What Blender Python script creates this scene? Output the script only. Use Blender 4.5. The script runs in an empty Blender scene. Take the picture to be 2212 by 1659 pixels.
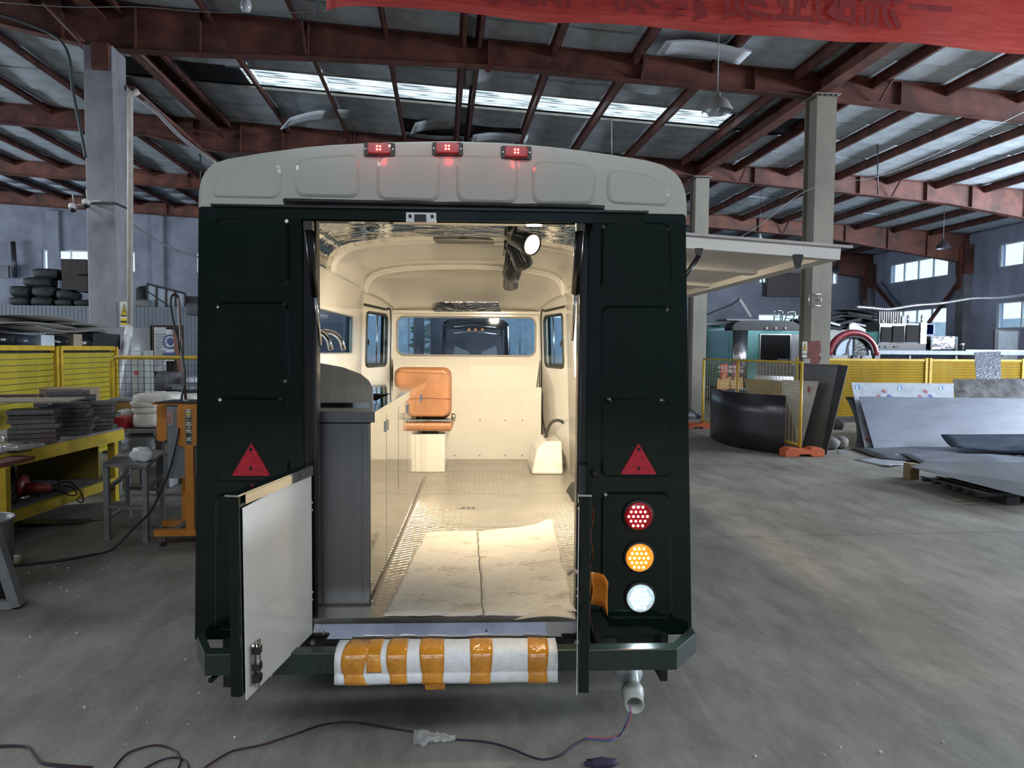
import bpy, math, random
from mathutils import Vector, Matrix, noise
random.seed(7)
PI = math.pi; R = math.radians
scene = bpy.context.scene; COL = scene.collection
# ---------------- camera, world, lights, exposure ----------------
F_PX = 1534.0
YAW, PITCH, ROLL, CAMH = R(2.57), R(-2.76), R(0.42), 1.6
fwd = Vector((math.sin(YAW)*math.cos(PITCH), math.cos(YAW)*math.cos(PITCH), math.sin(PITCH)))
rt0 = Vector((math.cos(YAW), -math.sin(YAW), 0)); up0 = rt0.cross(fwd)
rt = rt0*math.cos(ROLL) + up0*math.sin(ROLL); up = up0*math.cos(ROLL) - rt0*math.sin(ROLL)
cam = bpy.data.cameras.new('camera'); cam.sensor_fit = 'HORIZONTAL'; cam.sensor_width = 36.0
cam.lens = 36.0*F_PX/2212.0; cam.clip_start = .05; cam.clip_end = 300
camo = bpy.data.objects.new('camera', cam); COL.objects.link(camo)
M4 = Matrix((rt, up, -fwd)).transposed().to_4x4(); M4.translation = (0, 0, CAMH)
camo.matrix_world = M4; scene.camera = camo

RB = Matrix.Rotation(R(3.03), 4, 'Z')          # the hall stands turned by three degrees against the trailer
ID = Matrix.Identity(4)
def lamp(kind, name, loc, energy, color, rot=(0,0,0), size=None, size_y=None, fr=ID, **kw):
    l = bpy.data.lights.new(name, kind); l.energy = energy; l.color = color
    if kind == 'AREA':
        l.shape = 'RECTANGLE'; l.size = size; l.size_y = size_y
    for k, v in kw.items(): setattr(l, k, v)
    o = bpy.data.objects.new(name, l); COL.objects.link(o)
    from mathutils import Euler
    o.matrix_world = fr @ (Matrix.Translation(loc) @ Euler(rot).to_matrix().to_4x4())
    return o
w = bpy.data.worlds.new('sky'); scene.world = w; w.use_nodes = True
bg = w.node_tree.nodes['Background']; bg.inputs[0].default_value = (.62, .83, 1, 1); bg.inputs[1].default_value = 1.8
COOL = (.90, .96, 1.0)
for (u, d, e) in ((2, -3.5, 460), (-9, -3.5, 260), (12, -3.5, 330), (0, -9.5, 330), (15, 7.0, 650), (-12, 8.6, 650)):
    lamp('AREA', 'roof_skylight_daylight', (u, d, 6.15 if d < 14 else 6.62), e, COOL, (0, 0, 0), 9.5, 1.1 if d < 14 else .9, RB)
lamp('AREA', 'side_window_and_fill_light', (18.6, 9.0, 3.6), 3600, (.78,.88,1), (0, R(108), 0), 1.8, 13, RB)
lamp('AREA', 'side_window_and_fill_light', (-23.6, 13.0, 3.2), 2100, (.78,.88,1), (0, R(-112), 0), 2.2, 24, RB)  # fill lamp added out of view; the left wall has no windows
lamp('AREA', 'side_window_and_fill_light', (18.2, 12.0, 3.4), 320, (.70,.82,1), (R(92), 0, R(35)), 3.0, 1.8, RB)  # unseen fill lamp added to brighten the right part of the back wall
WARM = (1.0, .83, .60)
vs = scene.view_settings; vs.view_transform = 'Standard'; vs.look = 'None'; vs.gamma = 1; vs.use_curve_mapping = False
vs.exposure = 0.25
scene.cycles.max_bounces = 8; scene.cycles.diffuse_bounces = 4; scene.cycles.sample_clamp_indirect = 6
scene.cycles.caustics_reflective = False; scene.cycles.caustics_refractive = False
scene.cycles.use_denoising = True

# ---------------- pixel to place ----------------
RBI = RB.inverted()
def ray(px, py, fr):
    d = fwd + rt*((px-1106)/F_PX) - up*((py-829.5)/F_PX)
    return (RBI.to_3x3() @ d) if fr is RB else d
def hit(px, py, ax, val, fr=None):
    fr = fr or ID
    d = ray(px, py, fr); i = 'xyz'.index(ax); o = (0, 0, CAMH)
    t = (val-o[i])/d[i]
    return Vector((d.x*t, d.y*t, CAMH+d.z*t))
def hb(px, py, ax, val): return hit(px, py, ax, val, RB)

# ---------------- materials ----------------
MATS = {}
def mat(name, base, rough=.5, metal=0, nz=6, amt=.12, bump=0, bscale=30, coat=0, spec=.5, dark=None, stretch=(1,1,1), emit=None, estr=0, alpha=1, trans=0, rvar=.1):
    if name in MATS: return MATS[name]
    m = bpy.data.materials.new(name); m.use_nodes = True; nt = m.node_tree; N = nt.nodes; L = nt.links
    b = N['Principled BSDF']
    tc = N.new('ShaderNodeTexCoord'); mp = N.new('ShaderNodeMapping'); mp.inputs['Scale'].default_value = stretch
    L.new(tc.outputs['Object'], mp.inputs[0])
    n = N.new('ShaderNodeTexNoise'); n.inputs['Scale'].default_value = nz; n.inputs['Detail'].default_value = 5; n.inputs['Roughness'].default_value = .6
    L.new(mp.outputs[0], n.inputs['Vector'])
    r = N.new('ShaderNodeValToRGB'); e = r.color_ramp.elements
    d = dark or tuple(c*(1-amt*1.6) for c in base); lt = tuple(min(1, c*(1+amt)) for c in base)
    e[0].position = .32; e[0].color = (*d, 1); e[1].position = .68; e[1].color = (*lt, 1)
    L.new(n.outputs['Fac'], r.inputs[0]); L.new(r.outputs[0], b.inputs['Base Color'])
    mr = N.new('ShaderNodeMapRange'); mr.inputs['To Min'].default_value = max(0, rough-rvar*rough); mr.inputs['To Max'].default_value = min(1, rough+rvar*rough)
    L.new(n.outputs['Fac'], mr.inputs['Value']); L.new(mr.outputs[0], b.inputs['Roughness'])
    b.inputs['Metallic'].default_value = metal; b.inputs['Specular IOR Level'].default_value = spec
    b.inputs['Coat Weight'].default_value = coat; b.inputs['Coat Roughness'].default_value = .05
    b.inputs['Alpha'].default_value = alpha; b.inputs['Transmission Weight'].default_value = trans
    if emit: b.inputs['Emission Color'].default_value = (*emit, 1); b.inputs['Emission Strength'].default_value = estr
    if bump:
        n2 = N.new('ShaderNodeTexNoise'); n2.inputs['Scale'].default_value = bscale; n2.inputs['Detail'].default_value = 4
        L.new(mp.outputs[0], n2.inputs['Vector'])
        bp = N.new('ShaderNodeBump'); bp.inputs['Strength'].default_value = bump; bp.inputs['Distance'].default_value = .02
        L.new(n2.outputs['Fac'], bp.inputs['Height']); L.new(bp.outputs[0], b.inputs['Normal'])
    MATS[name] = m; return m
def glass(name, tint=(1,1,1), a=.25, rough=.02):
    if name in MATS: return MATS[name]
    m = bpy.data.materials.new(name); m.use_nodes = True; nt = m.node_tree; N = nt.nodes; L = nt.links
    for x in list(N): N.remove(x)
    o = N.new('ShaderNodeOutputMaterial'); mx = N.new('ShaderNodeMixShader'); t = N.new('ShaderNodeBsdfTransparent'); g = N.new('ShaderNodeBsdfGlossy')
    nz = N.new('ShaderNodeTexNoise'); nz.inputs['Scale'].default_value = 3
    fr = N.new('ShaderNodeMapRange'); fr.inputs['To Min'].default_value = a*.7; fr.inputs['To Max'].default_value = a*1.3
    L.new(nz.outputs['Fac'], fr.inputs['Value']); L.new(fr.outputs[0], mx.inputs[0])
    t.inputs[0].default_value = (*tint, 1); g.inputs['Roughness'].default_value = rough; g.inputs['Color'].default_value = (.9,.9,.9,1)
    L.new(t.outputs[0], mx.inputs[1]); L.new(g.outputs[0], mx.inputs[2]); L.new(mx.outputs[0], o.inputs[0])
    MATS[name] = m; return m

# ---------------- mesh builder ----------------
BASE = {}                                       # world matrix of each empty
FR = [ID]                                       # frame in which coordinates are given now
class MB:
    def __init__(s): s.v = []; s.f = []; s.sm = []
    def add(s, vs, fs, smooth=False):
        o = len(s.v); s.v += [tuple(v) for v in vs]
        for f in fs: s.f.append(tuple(i+o for i in f)); s.sm.append(smooth)
        return s
    def box(s, c, d, rot=None):
        x, y, z = (k/2 for k in d); c = Vector(c)
        q = [Vector(p) for p in ((-x,-y,-z),(x,-y,-z),(x,y,-z),(-x,y,-z),(-x,-y,z),(x,-y,z),(x,y,z),(-x,y,z))]
        if rot is not None:
            m = rot if isinstance(rot, Matrix) else Matrix.Rotation(rot, 3, 'Z')
            q = [m @ p for p in q]
        return s.add([p+c for p in q], [(0,3,2,1),(4,5,6,7),(0,1,5,4),(1,2,6,5),(2,3,7,6),(3,0,4,7)])
    def span(s, a, b):                          # box from corner to corner
        return s.box(((a[0]+b[0])/2, (a[1]+b[1])/2, (a[2]+b[2])/2), (abs(b[0]-a[0]), abs(b[1]-a[1]), abs(b[2]-a[2])))
    def hexa(s, q):                             # eight corners: four below/front, four above/back
        return s.add(q, [(0,3,2,1),(4,5,6,7),(0,1,5,4),(1,2,6,5),(2,3,7,6),(3,0,4,7)])
    def slab(s, q, n):                          # a quad (any polygon) with thickness vector n
        k = len(q); q = [Vector(p) for p in q]; n = Vector(n)
        return s.add(q+[p+n for p in q], [tuple(range(k)), tuple(range(2*k-1, k-1, -1))]+[((i+1)%k, i, i+k, (i+1)%k+k) for i in range(k)])
    def tube(s, pts, r, n=8, caps=True):
        pts = [Vector(p) for p in pts]; rs = r if isinstance(r, (list, tuple)) else [r]*len(pts)
        vs = []; nn = None
        for i, p in enumerate(pts):
            t = (pts[min(i+1, len(pts)-1)]-pts[max(i-1, 0)])
            t = t.normalized() if t.length > 1e-9 else Vector((0,0,1))
            if nn is None:
                a = Vector((0,0,1)) if abs(t.z) < .9 else Vector((1,0,0)); nn = t.cross(a).normalized()
            else:
                nn = (nn - t*nn.dot(t)); nn = nn.normalized() if nn.length > 1e-6 else t.orthogonal().normalized()
            b = t.cross(nn)
            for k in range(n):
                a = 2*PI*k/n; vs.append(p + (nn*math.cos(a)+b*math.sin(a))*rs[i])
        fs = [(i*n+k, i*n+(k+1)%n, (i+1)*n+(k+1)%n, (i+1)*n+k) for i in range(len(pts)-1) for k in range(n)]
        s.add(vs, fs, n > 5)
        if caps:
            o = len(vs); s.add(vs[:n], [tuple(range(n-1, -1, -1))]); s.add(vs[-n:], [tuple(range(n))])
        return s
    def bar(s, a, b, w_, h_, up_=(0,0,1)):      # straight rectangular bar
        a, b = Vector(a), Vector(b); t = (b-a); L_ = t.length; t.normalize(); u_ = Vector(up_)
        x = t.cross(u_)
        if x.length < 1e-4: x = t.cross(Vector((1,0,0)))
        x.normalize(); z = x.cross(t)
        m = Matrix((x, t, z)).transposed()
        return s.box((a+b)/2, (w_, L_, h_), m)
    def lathe(s, c, prof, n=20, axis='z', smooth=True, caps=True):
        c = Vector(c); vs = []; A = axis if isinstance(axis, Matrix) else {'z': Matrix.Identity(3), 'y': Matrix.Rotation(-PI/2, 3, 'X'), 'x': Matrix.Rotation(PI/2, 3, 'Y')}[axis]
        for (r_, h) in prof:
            for k in range(n):
                a = 2*PI*k/n; vs.append(c + A @ Vector((r_*math.cos(a), r_*math.sin(a), h)))
        fs = [(i*n+k, i*n+(k+1)%n, (i+1)*n+(k+1)%n, (i+1)*n+k) for i in range(len(prof)-1) for k in range(n)]
        s.add(vs, fs, smooth)
        for i, rev in ((0, True), (len(prof)-1, False)):
            if caps and prof[i][0] > 1e-5:
                ring = vs[i*n:(i+1)*n]; s.add(ring, [tuple(range(n-1,-1,-1)) if rev else tuple(range(n))])
        return s
    def blob(s, c, d, seed=0, amp=.12, fr=2.5, n=14, p=.7, flat=.0):
        c = Vector(c); vs = []; rows = n//2+1
        sg = lambda x: (abs(x)**p)*(1 if x >= 0 else -1)
        for i in range(rows+1):
            th = PI*i/rows
            for k in range(n):
                ph = 2*PI*k/n
                q = Vector((sg(math.sin(th)*math.cos(ph)), sg(math.sin(th)*math.sin(ph)), sg(math.cos(th))))
                q *= 1+amp*noise.noise(q*fr+Vector((seed*3.7, seed, 0)))*2
                v = Vector((q.x*d[0]/2, q.y*d[1]/2, max(-d[2]/2*(1-flat), q.z*d[2]/2)))
                vs.append(c+v)
        fs = [(i*n+k, (i+1)*n+k, (i+1)*n+(k+1)%n, i*n+(k+1)%n) for i in range(rows) for k in range(n)]
        return s.add(vs, fs, True)
    def sheet(s, fn, nu, nv, th=.002, smooth=True):
        P_ = [[Vector(fn(i/nu, j/nv)) for j in range(nv+1)] for i in range(nu+1)]
        vs = [p for r_ in P_ for p in r_]; m = len(vs); W = nv+1
        nr = (P_[-1][0]-P_[0][0]).cross(P_[0][-1]-P_[0][0]); nr.normalize()
        top = []
        for i in range(nu+1):
            for j in range(nv+1):
                a = P_[min(i+1,nu)][j]-P_[max(i-1,0)][j]; b = P_[i][min(j+1,nv)]-P_[i][max(j-1,0)]
                q = a.cross(b); q = q.normalized() if q.length > 1e-9 else nr
                top.append(P_[i][j]+q*th)
        fs = [(i*W+j, i*W+j+1, (i+1)*W+j+1, (i+1)*W+j) for i in range(nu) for j in range(nv)]
        s.add(vs+top, fs+[tuple(x+m for x in reversed(f)) for f in fs], smooth)
        ring = [i*W for i in range(nu+1)]+[nu*W+j for j in range(1,nv+1)]+[i*W+nv for i in range(nu-1,-1,-1)]+[j for j in range(nv-1,0,-1)]
        k = len(ring); s.add([vs[i] for i in ring]+[top[i] for i in ring], [(i, (i+1)%k, (i+1)%k+k, i+k) for i in range(k)])
        return s
    def plate(s, pts, y0, y1, ch=.0):           # polygon in x,z; front at y1 chamfered by ch, back y0
        k = len(pts); cx = sum(p[0] for p in pts)/k; cz = sum(p[1] for p in pts)/k
        def ins(p):
            dx, dz = p[0]-cx, p[1]-cz; l = math.hypot(dx, dz) or 1
            return (p[0]-dx/l*ch, p[1]-dz/l*ch)
        q = [ins(p) for p in pts]
        a = [(p[0], y0, p[1]) for p in pts]; b = [(p[0], (y1 if not ch else y0+(y1-y0)*.45), p[1]) for p in pts]; c = [(p[0], y1, p[1]) for p in q]
        s.add(a+b+c, [tuple(range(k))]+[((i+1)%k, i, i+k, (i+1)%k+k) for i in range(k)]+[((i+1)%k+k, i+k, i+2*k, (i+1)%k+2*k) for i in range(k)]+[tuple(range(3*k-1, 2*k-1, -1))])
        return s
    def grid(s, f3, u0, u1, v0, v1, holes, t):  # wall with rectangular holes; f3(u, v, w) -> point, w runs 0..t
        us = sorted({u0, u1, *[h[0] for h in holes], *[h[1] for h in holes]}); vs_ = sorted({v0, v1, *[h[2] for h in holes], *[h[3] for h in holes]})
        us = [x for x in us if u0 <= x <= u1]; vs_ = [x for x in vs_ if v0 <= x <= v1]
        def solid(i, j):
            if i < 0 or j < 0 or i >= len(us)-1 or j >= len(vs_)-1: return False
            a, b = (us[i]+us[i+1])/2, (vs_[j]+vs_[j+1])/2
            return not any(h[0] < a < h[1] and h[2] < b < h[3] for h in holes)
        for i in range(len(us)-1):
            for j in range(len(vs_)-1):
                if not solid(i, j): continue
                c = [(us[i], vs_[j]), (us[i+1], vs_[j]), (us[i+1], vs_[j+1]), (us[i], vs_[j+1])]
                a = [f3(x, y, 0) for x, y in c]; b = [f3(x, y, t) for x, y in c]
                fs = [(0,1,2,3), (7,6,5,4)]
                for k, (di, dj) in enumerate(((0,-1),(1,0),(0,1),(-1,0))):
                    if not solid(i+di, j+dj): fs.append(((k+1)%4, k, k+4, (k+1)%4+4))
                s.add(a+b, fs)
        return s
    def build(s, name, m, parent=None, bevel=0, smooth=None, origin=None, subs=0, fix=True):
        fr = FR[0]
        if origin is None:
            xs, ys, zs = zip(*s.v); origin = ((min(xs)+max(xs))/2, (min(ys)+max(ys))/2, min(zs))
        me = bpy.data.meshes.new(name); o_ = Vector(origin)
        me.from_pydata([Vector(v)-o_ for v in s.v], [], s.f)
        sm = s.sm if smooth is None else [smooth]*len(s.f)
        me.polygons.foreach_set('use_smooth', sm); me.materials.append(m)
        if fix:
            import bmesh
            bm = bmesh.new(); bm.from_mesh(me); bmesh.ops.remove_doubles(bm, verts=bm.verts, dist=1e-5)
            bmesh.ops.recalc_face_normals(bm, faces=bm.faces); bm.to_mesh(me); bm.free()
        me.update()
        o = bpy.data.objects.new(name, me); COL.objects.link(o)
        put(o, fr @ Matrix.Translation(o_), parent)
        if bevel:
            md = o.modifiers.new('b', 'BEVEL'); md.width = bevel; md.segments = 2; md.limit_method = 'ANGLE'; md.angle_limit = R(40)
        if subs:
            md = o.modifiers.new('s', 'SUBSURF'); md.levels = md.render_levels = subs
        return o
def put(o, W, parent=None):
    BASE[o.name] = W
    if parent is not None:
        o.parent = parent; o.matrix_parent_inverse = BASE[parent.name].inverted()
    o.matrix_basis = W
def tag(o, label=None, cat=None, group=None, kind=None):
    for k, v in (('label', label), ('category', cat), ('group', group), ('kind', kind)):
        if v: o[k] = v
    return o
def thing(name, label, cat, loc, group=None, rz=0):
    o = bpy.data.objects.new(name, None); COL.objects.link(o); o.empty_display_size = .1
    put(o, FR[0] @ Matrix.Translation(loc) @ Matrix.Rotation(rz, 4, 'Z')); return tag(o, label, cat, group)
def struct(mb, name, m, parent=None, **k):
    o = mb.build(name, m, parent, **k)
    if parent is None: o['kind'] = 'structure'
    return o
def dup(root, loc, label=None, rz=0, name=None, group=None, M=None):
    r = root.copy(); COL.objects.link(r)
    W = M if M is not None else FR[0] @ Matrix.Translation(loc) @ Matrix.Rotation(rz, 4, 'Z')
    r.matrix_basis = W
    if label: r['label'] = label
    if group: r['group'] = group
    def kids(a, b):
        for ch in list(a.children):
            c = ch.copy(); COL.objects.link(c); c.parent = b; c.matrix_parent_inverse = ch.matrix_parent_inverse.copy(); kids(ch, c)
    kids(root, r); return r
def spline(pts, k=8):
    pts = [Vector(p) for p in pts]; out = []
    for i in range(len(pts)-1):
        p0, p1, p2, p3 = pts[max(i-1,0)], pts[i], pts[i+1], pts[min(i+2, len(pts)-1)]
        for j in range(k):
            t = j/k
            out.append(.5*((2*p1)+(p2-p0)*t+(2*p0-5*p1+4*p2-p3)*t*t+(3*p1-p0-3*p2+p3)*t**3))
    return out+[pts[-1]]
def rrect(x0, z0, x1, z1, r, n=4):
    out = []
    for cx, cz, a0 in ((x1-r, z0+r, -90), (x1-r, z1-r, 0), (x0+r, z1-r, 90), (x0+r, z0+r, 180)):
        for k in range(n+1):
            a = R(a0+90*k/n); out.append((cx+r*math.cos(a), cz+r*math.sin(a)))
    return out
def rpoly(pts, r, n=4):                          # polygon with rounded corners
    out = []; K = len(pts)
    for i in range(K):
        p = Vector(pts[i]); a = (Vector(pts[i-1])-p); b = (Vector(pts[(i+1)%K])-p)
        ra = min(r, a.length*.45, b.length*.45); a = p+a.normalized()*ra; b = p+b.normalized()*ra
        for k in range(n+1):
            t = k/n; q = a*(1-t)**2+p*2*t*(1-t)+b*t*t; out.append(tuple(q))
    return out
ORD = ['topmost', 'second from the top', 'third from the top', 'fourth from the top', 'fifth from the top', 'sixth from the top', 'seventh from the top', 'eighth from the top', 'ninth from the top', 'tenth from the top', 'eleventh from the top', 'twelfth from the top']
def text_mesh(name, body, size, m, M, parent=None, extrude=.001, align='CENTER', bold=0):
    c = bpy.data.curves.new(name, 'FONT'); c.body = body; c.size = size; c.align_x = align; c.align_y = 'CENTER'; c.extrude = extrude; c.resolution_u = 2; c.offset = bold
    t = bpy.data.objects.new(name+'_src', c); COL.objects.link(t)
    bpy.context.view_layer.update()
    me = bpy.data.meshes.new_from_object(t.evaluated_get(bpy.context.evaluated_depsgraph_get()))
    bpy.data.objects.remove(t); bpy.data.curves.remove(c)
    me.materials.clear(); me.materials.append(m)
    o = bpy.data.objects.new(name, me); COL.objects.link(o); put(o, M, parent); return o
# =============== the hall (building coordinates u, d, z) ===============
FR[0] = RB
UW, DB, UL, DF = 19.0, 30.4, -24.0, -13.0
def zr(u): return 6.50-.049*(u-6.65) if u > -17.7 else 6.50-.049*(-17.7-6.65)+.049*(u+17.7)
# floor: concrete with wear
def floor_mat():
    m = mat('concrete_floor', (.25,.24,.215), .62, nz=.9, amt=.16, bump=.12, bscale=22, spec=.35, rvar=.25)
    nt = m.node_tree; N = nt.nodes; L = nt.links; b = N['Principled BSDF']
    ramp = [x for x in N if x.type == 'VALTORGB'][0]; tc = [x for x in N if x.type == 'TEX_COORD'][0]
    mp = N.new('ShaderNodeMapping'); mp.inputs['Scale'].default_value = (1, .35, 1); mp.inputs['Rotation'].default_value = (0,0,R(60)); L.new(tc.outputs['Object'], mp.inputs[0])
    n = N.new('ShaderNodeTexNoise'); n.inputs['Scale'].default_value = 5; n.inputs['Detail'].default_value = 9; n.inputs['Roughness'].default_value = .72; L.new(mp.outputs[0], n.inputs['Vector'])
    r2 = N.new('ShaderNodeValToRGB'); r2.color_ramp.elements[0].position = .36; r2.color_ramp.elements[0].color = (.7,.69,.67,1); r2.color_ramp.elements[1].position = .58; r2.color_ramp.elements[1].color = (1,1,1,1); L.new(n.outputs['Fac'], r2.inputs[0])
    mx = N.new('ShaderNodeMix'); mx.data_type = 'RGBA'; mx.blend_type = 'MULTIPLY'; mx.inputs[0].default_value = 1
    L.new(ramp.outputs[0], mx.inputs[6]); L.new(r2.outputs[0], mx.inputs[7]); L.new(mx.outputs[2], b.inputs['Base Color'])
    return m
fl = MB()
joints_d = [DF, -6.5, hb(1750,1157,'z',0).y, 12.6, 18.4, 24.4, DB+.3]; joints_u = [UL, -16, -10.0, -4.6, 6.9, 13.0, UW+.3]
floor = MB().span((UL-.3, DF-.3, -.25), (UW+.3, DB+.3, -.02)).build('floor', mat('floor_joint', (.05,.05,.05), .9)); floor['kind'] = 'structure'
for i in range(6):
    for j in range(6):
        g = .005
        MB().span((joints_u[i]+g, joints_d[j]+g, -.02), (joints_u[i+1]-g, joints_d[j+1]-g, 0)).build('concrete_slab', floor_mat(), floor, origin=(0,0,-.02))
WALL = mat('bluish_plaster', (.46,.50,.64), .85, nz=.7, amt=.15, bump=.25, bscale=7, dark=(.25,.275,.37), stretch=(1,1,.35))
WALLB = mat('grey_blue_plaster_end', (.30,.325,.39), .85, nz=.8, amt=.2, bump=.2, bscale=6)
RED = mat('red_oxide_steel', (.15,.052,.037), .55, nz=2.2, amt=.3, dark=(.05,.022,.018), bump=.05)
RED2 = mat('red_oxide_purlin', (.13,.045,.034), .55, nz=3, amt=.3, dark=(.04,.02,.017))
ORA = mat('orange_oxide_steel', (.20,.065,.038), .6, nz=1.7, amt=.3, dark=(.06,.03,.025))
CONC = mat('grey_painted_concrete', (.27,.27,.295), .8, nz=1.8, amt=.14, bump=.12, bscale=9, dark=(.15,.145,.16), stretch=(1,1,.5))
CONC2 = mat('beige_grey_column', (.27,.255,.21), .75, nz=1.5, amt=.16, bump=.08, stretch=(1,1,.4))
SKYG = glass('window_glass', (.93,.97,1), .12)
WHITEF = mat('white_window_frame', (.75,.78,.8), .45)
# right wall windows: (d0, d1, z0, z1)
def wd(px, py): p = hb(px, py, 'x', UW); return p.y, p.z
rw = []
a = wd(1921, 614); b = wd(2047, 594); c = wd(1921, 572)
U0, U1 = b[0], a[0]; ZU0, ZU1 = 4.55, 5.32
a2 = wd(2157, 575); ZU = (a[1], c[1])
lo = wd(2047, 700); lo2 = wd(2047, 662)
rw.append((U0, U1, a[1], c[1])); rw.append((U0, U1, 1.9, lo2[1]))
p1 = wd(2157, 575); p2 = wd(2157, 712)
rw.append((p1[0]-4.0, p1[0], a[1], c[1])); rw.append((p1[0]-4.0, p1[0], wd(2157,711)[1], lo2[1]))
for k in (2, 3, 4, 5): rw.append((p1[0]-4-6*(k-1), p1[0]-6*(k-1), a[1], c[1])); rw.append((p1[0]-4-6*(k-1), p1[0]-6*(k-1), 1.9, lo2[1]))
struct(MB().grid(lambda u, v, w_: (UW+w_, u, v), DF, DB, 0, 6.2, rw, .25), 'wall_right', WALL)
bw = []
def wu(px, py): p = hb(px, py, 'y', DB); return p.x, p.z
za, zb = wu(140, 586)[1], wu(140, 540)[1]
xs = wu(91, 560)[0], wu(292, 560)[0]
bw.append((wu(91,560)[0], wu(190,560)[0]+.4, za, zb)); bw.append((wu(255,560)[0], wu(292,560)[0], za, zb)); bw.append((wu(423,560)[0], wu(423,560)[0]+1.9, za, zb))
bw.append((wu(1640,600)[0], wu(1657,600)[0], za, zb)); bw.append((wu(1790,600)[0], wu(1811,600)[0], za, zb))
bw.append((wu(1638,690)[0], wu(1737,690)[0], 1.6, wu(1700,679)[1]))
bw.append((wu(782,700)[0], wu(932,700)[0], 1.0, wu(860,668)[1])); bw.append((wu(1070,700)[0], wu(1230,700)[0], 1.0, wu(860,668)[1]))
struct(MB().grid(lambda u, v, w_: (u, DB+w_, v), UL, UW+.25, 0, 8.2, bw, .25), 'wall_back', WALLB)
struct(MB().span((UL-.25, DF, 0), (UL, DB, 8.2)), 'wall_left', WALL)
struct(MB().grid(lambda u, v, w_: (u, DF-w_, v), UL, UW+.25, 0, 8.2, [(-10, -2, 0, 5), (2, 10, 0, 5)], .25), 'wall_front', WALL)
for i, (x0, x1) in enumerate(((-10, -2), (2, 10))):
    d_ = struct(MB().span((x0, DF-.2, 0), (x1, DF-.1, 5)), 'door_%d' % (i+1), mat('grey_gate', (.2,.22,.25), .6))
    for k in range(8): MB().span((x0+.05+k, DF-.1, .05), (x0+.95+k, DF-.07, 4.95)).build('gate_panel', MATS['grey_gate'], d_)
wn = [0]
def window(corner, ax, holes, n):
    wn[0] += 1
    a0, a1, z0, z1 = holes
    def P(a, w_, z): return (corner+w_, a, z) if ax == 'x' else (a, corner+w_, z)
    o = MB(); t = .05
    for (q0, q1, y0, y1) in ((a0, a1, z0, z0+t), (a0, a1, z1-t, z1), (a0, a0+t, z0, z1), (a1-t, a1, z0, z1)): o.span(P(q0, .04, y0), P(q1, .12, y1))
    for k in range(1, n): x = a0+(a1-a0)*k/n; o.span(P(x-.025, .05, z0+t), P(x+.025, .11, z1-t))
    r_ = struct(o, 'window_%d' % wn[0], WHITEF)
    for k in range(n):
        x0, x1 = a0+(a1-a0)*k/n+.03, a0+(a1-a0)*(k+1)/n-.03
        MB().span(P(x0, .075, z0+t*.8), P(x1, .085, z1-t*.8)).build('pane', SKYG, r_)
for h in rw[:6]: window(UW, 'x', h, 4)
for h in rw[6:]: window(UW, 'x', h, 4)
for h in bw[:6]: window(DB, 'y', h, 2)
for h in bw[6:]: window(DB, 'y', h, 3)
# outside beyond the windows
struct(MB().span((-60, -40, -.4), (60, 90, -.3)), 'ground', mat('outside_ground', (.35,.35,.33), .9))
struct(MB().span((-40, 39, -.3), (45, 39.3, 3.4)), 'trim_1', mat('outside_wall', (.55,.6,.66), .8, nz=3))
struct(MB().span((26, -20, -.3), (26.3, 39, 3.2)), 'trim_2', MATS['outside_wall'])
tr = MB()
random.seed(3)
for k in range(160):
    x, y, z = -.5+random.gauss(0,.55), 34+random.gauss(0,.5), .5+random.random()*3.6
    s_ = .12+random.random()*.12; a_ = random.random()*3
    tr.slab([(x-s_, y, z), (x, y-.05, z+s_*.5), (x+s_, y, z), (x, y+.05, z-s_*.5)], (math.sin(a_)*.01, .01, .02))
bt = thing('small_tree', 'small leafy green tree outside, seen through the trailer windshield', 'tree', (-.5, 34, -.3))
o = tr.build('foliage', mat('leaf_green', (.1,.2,.06), .7), bt); o['kind'] = 'stuff'
MB().tube([(-.5,34,-.3),(-.45,34,1.2),(-.5,34,2.6)], [.05,.04,.02]).build('trunk', mat('bark', (.1,.07,.05), .9), bt)

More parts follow.
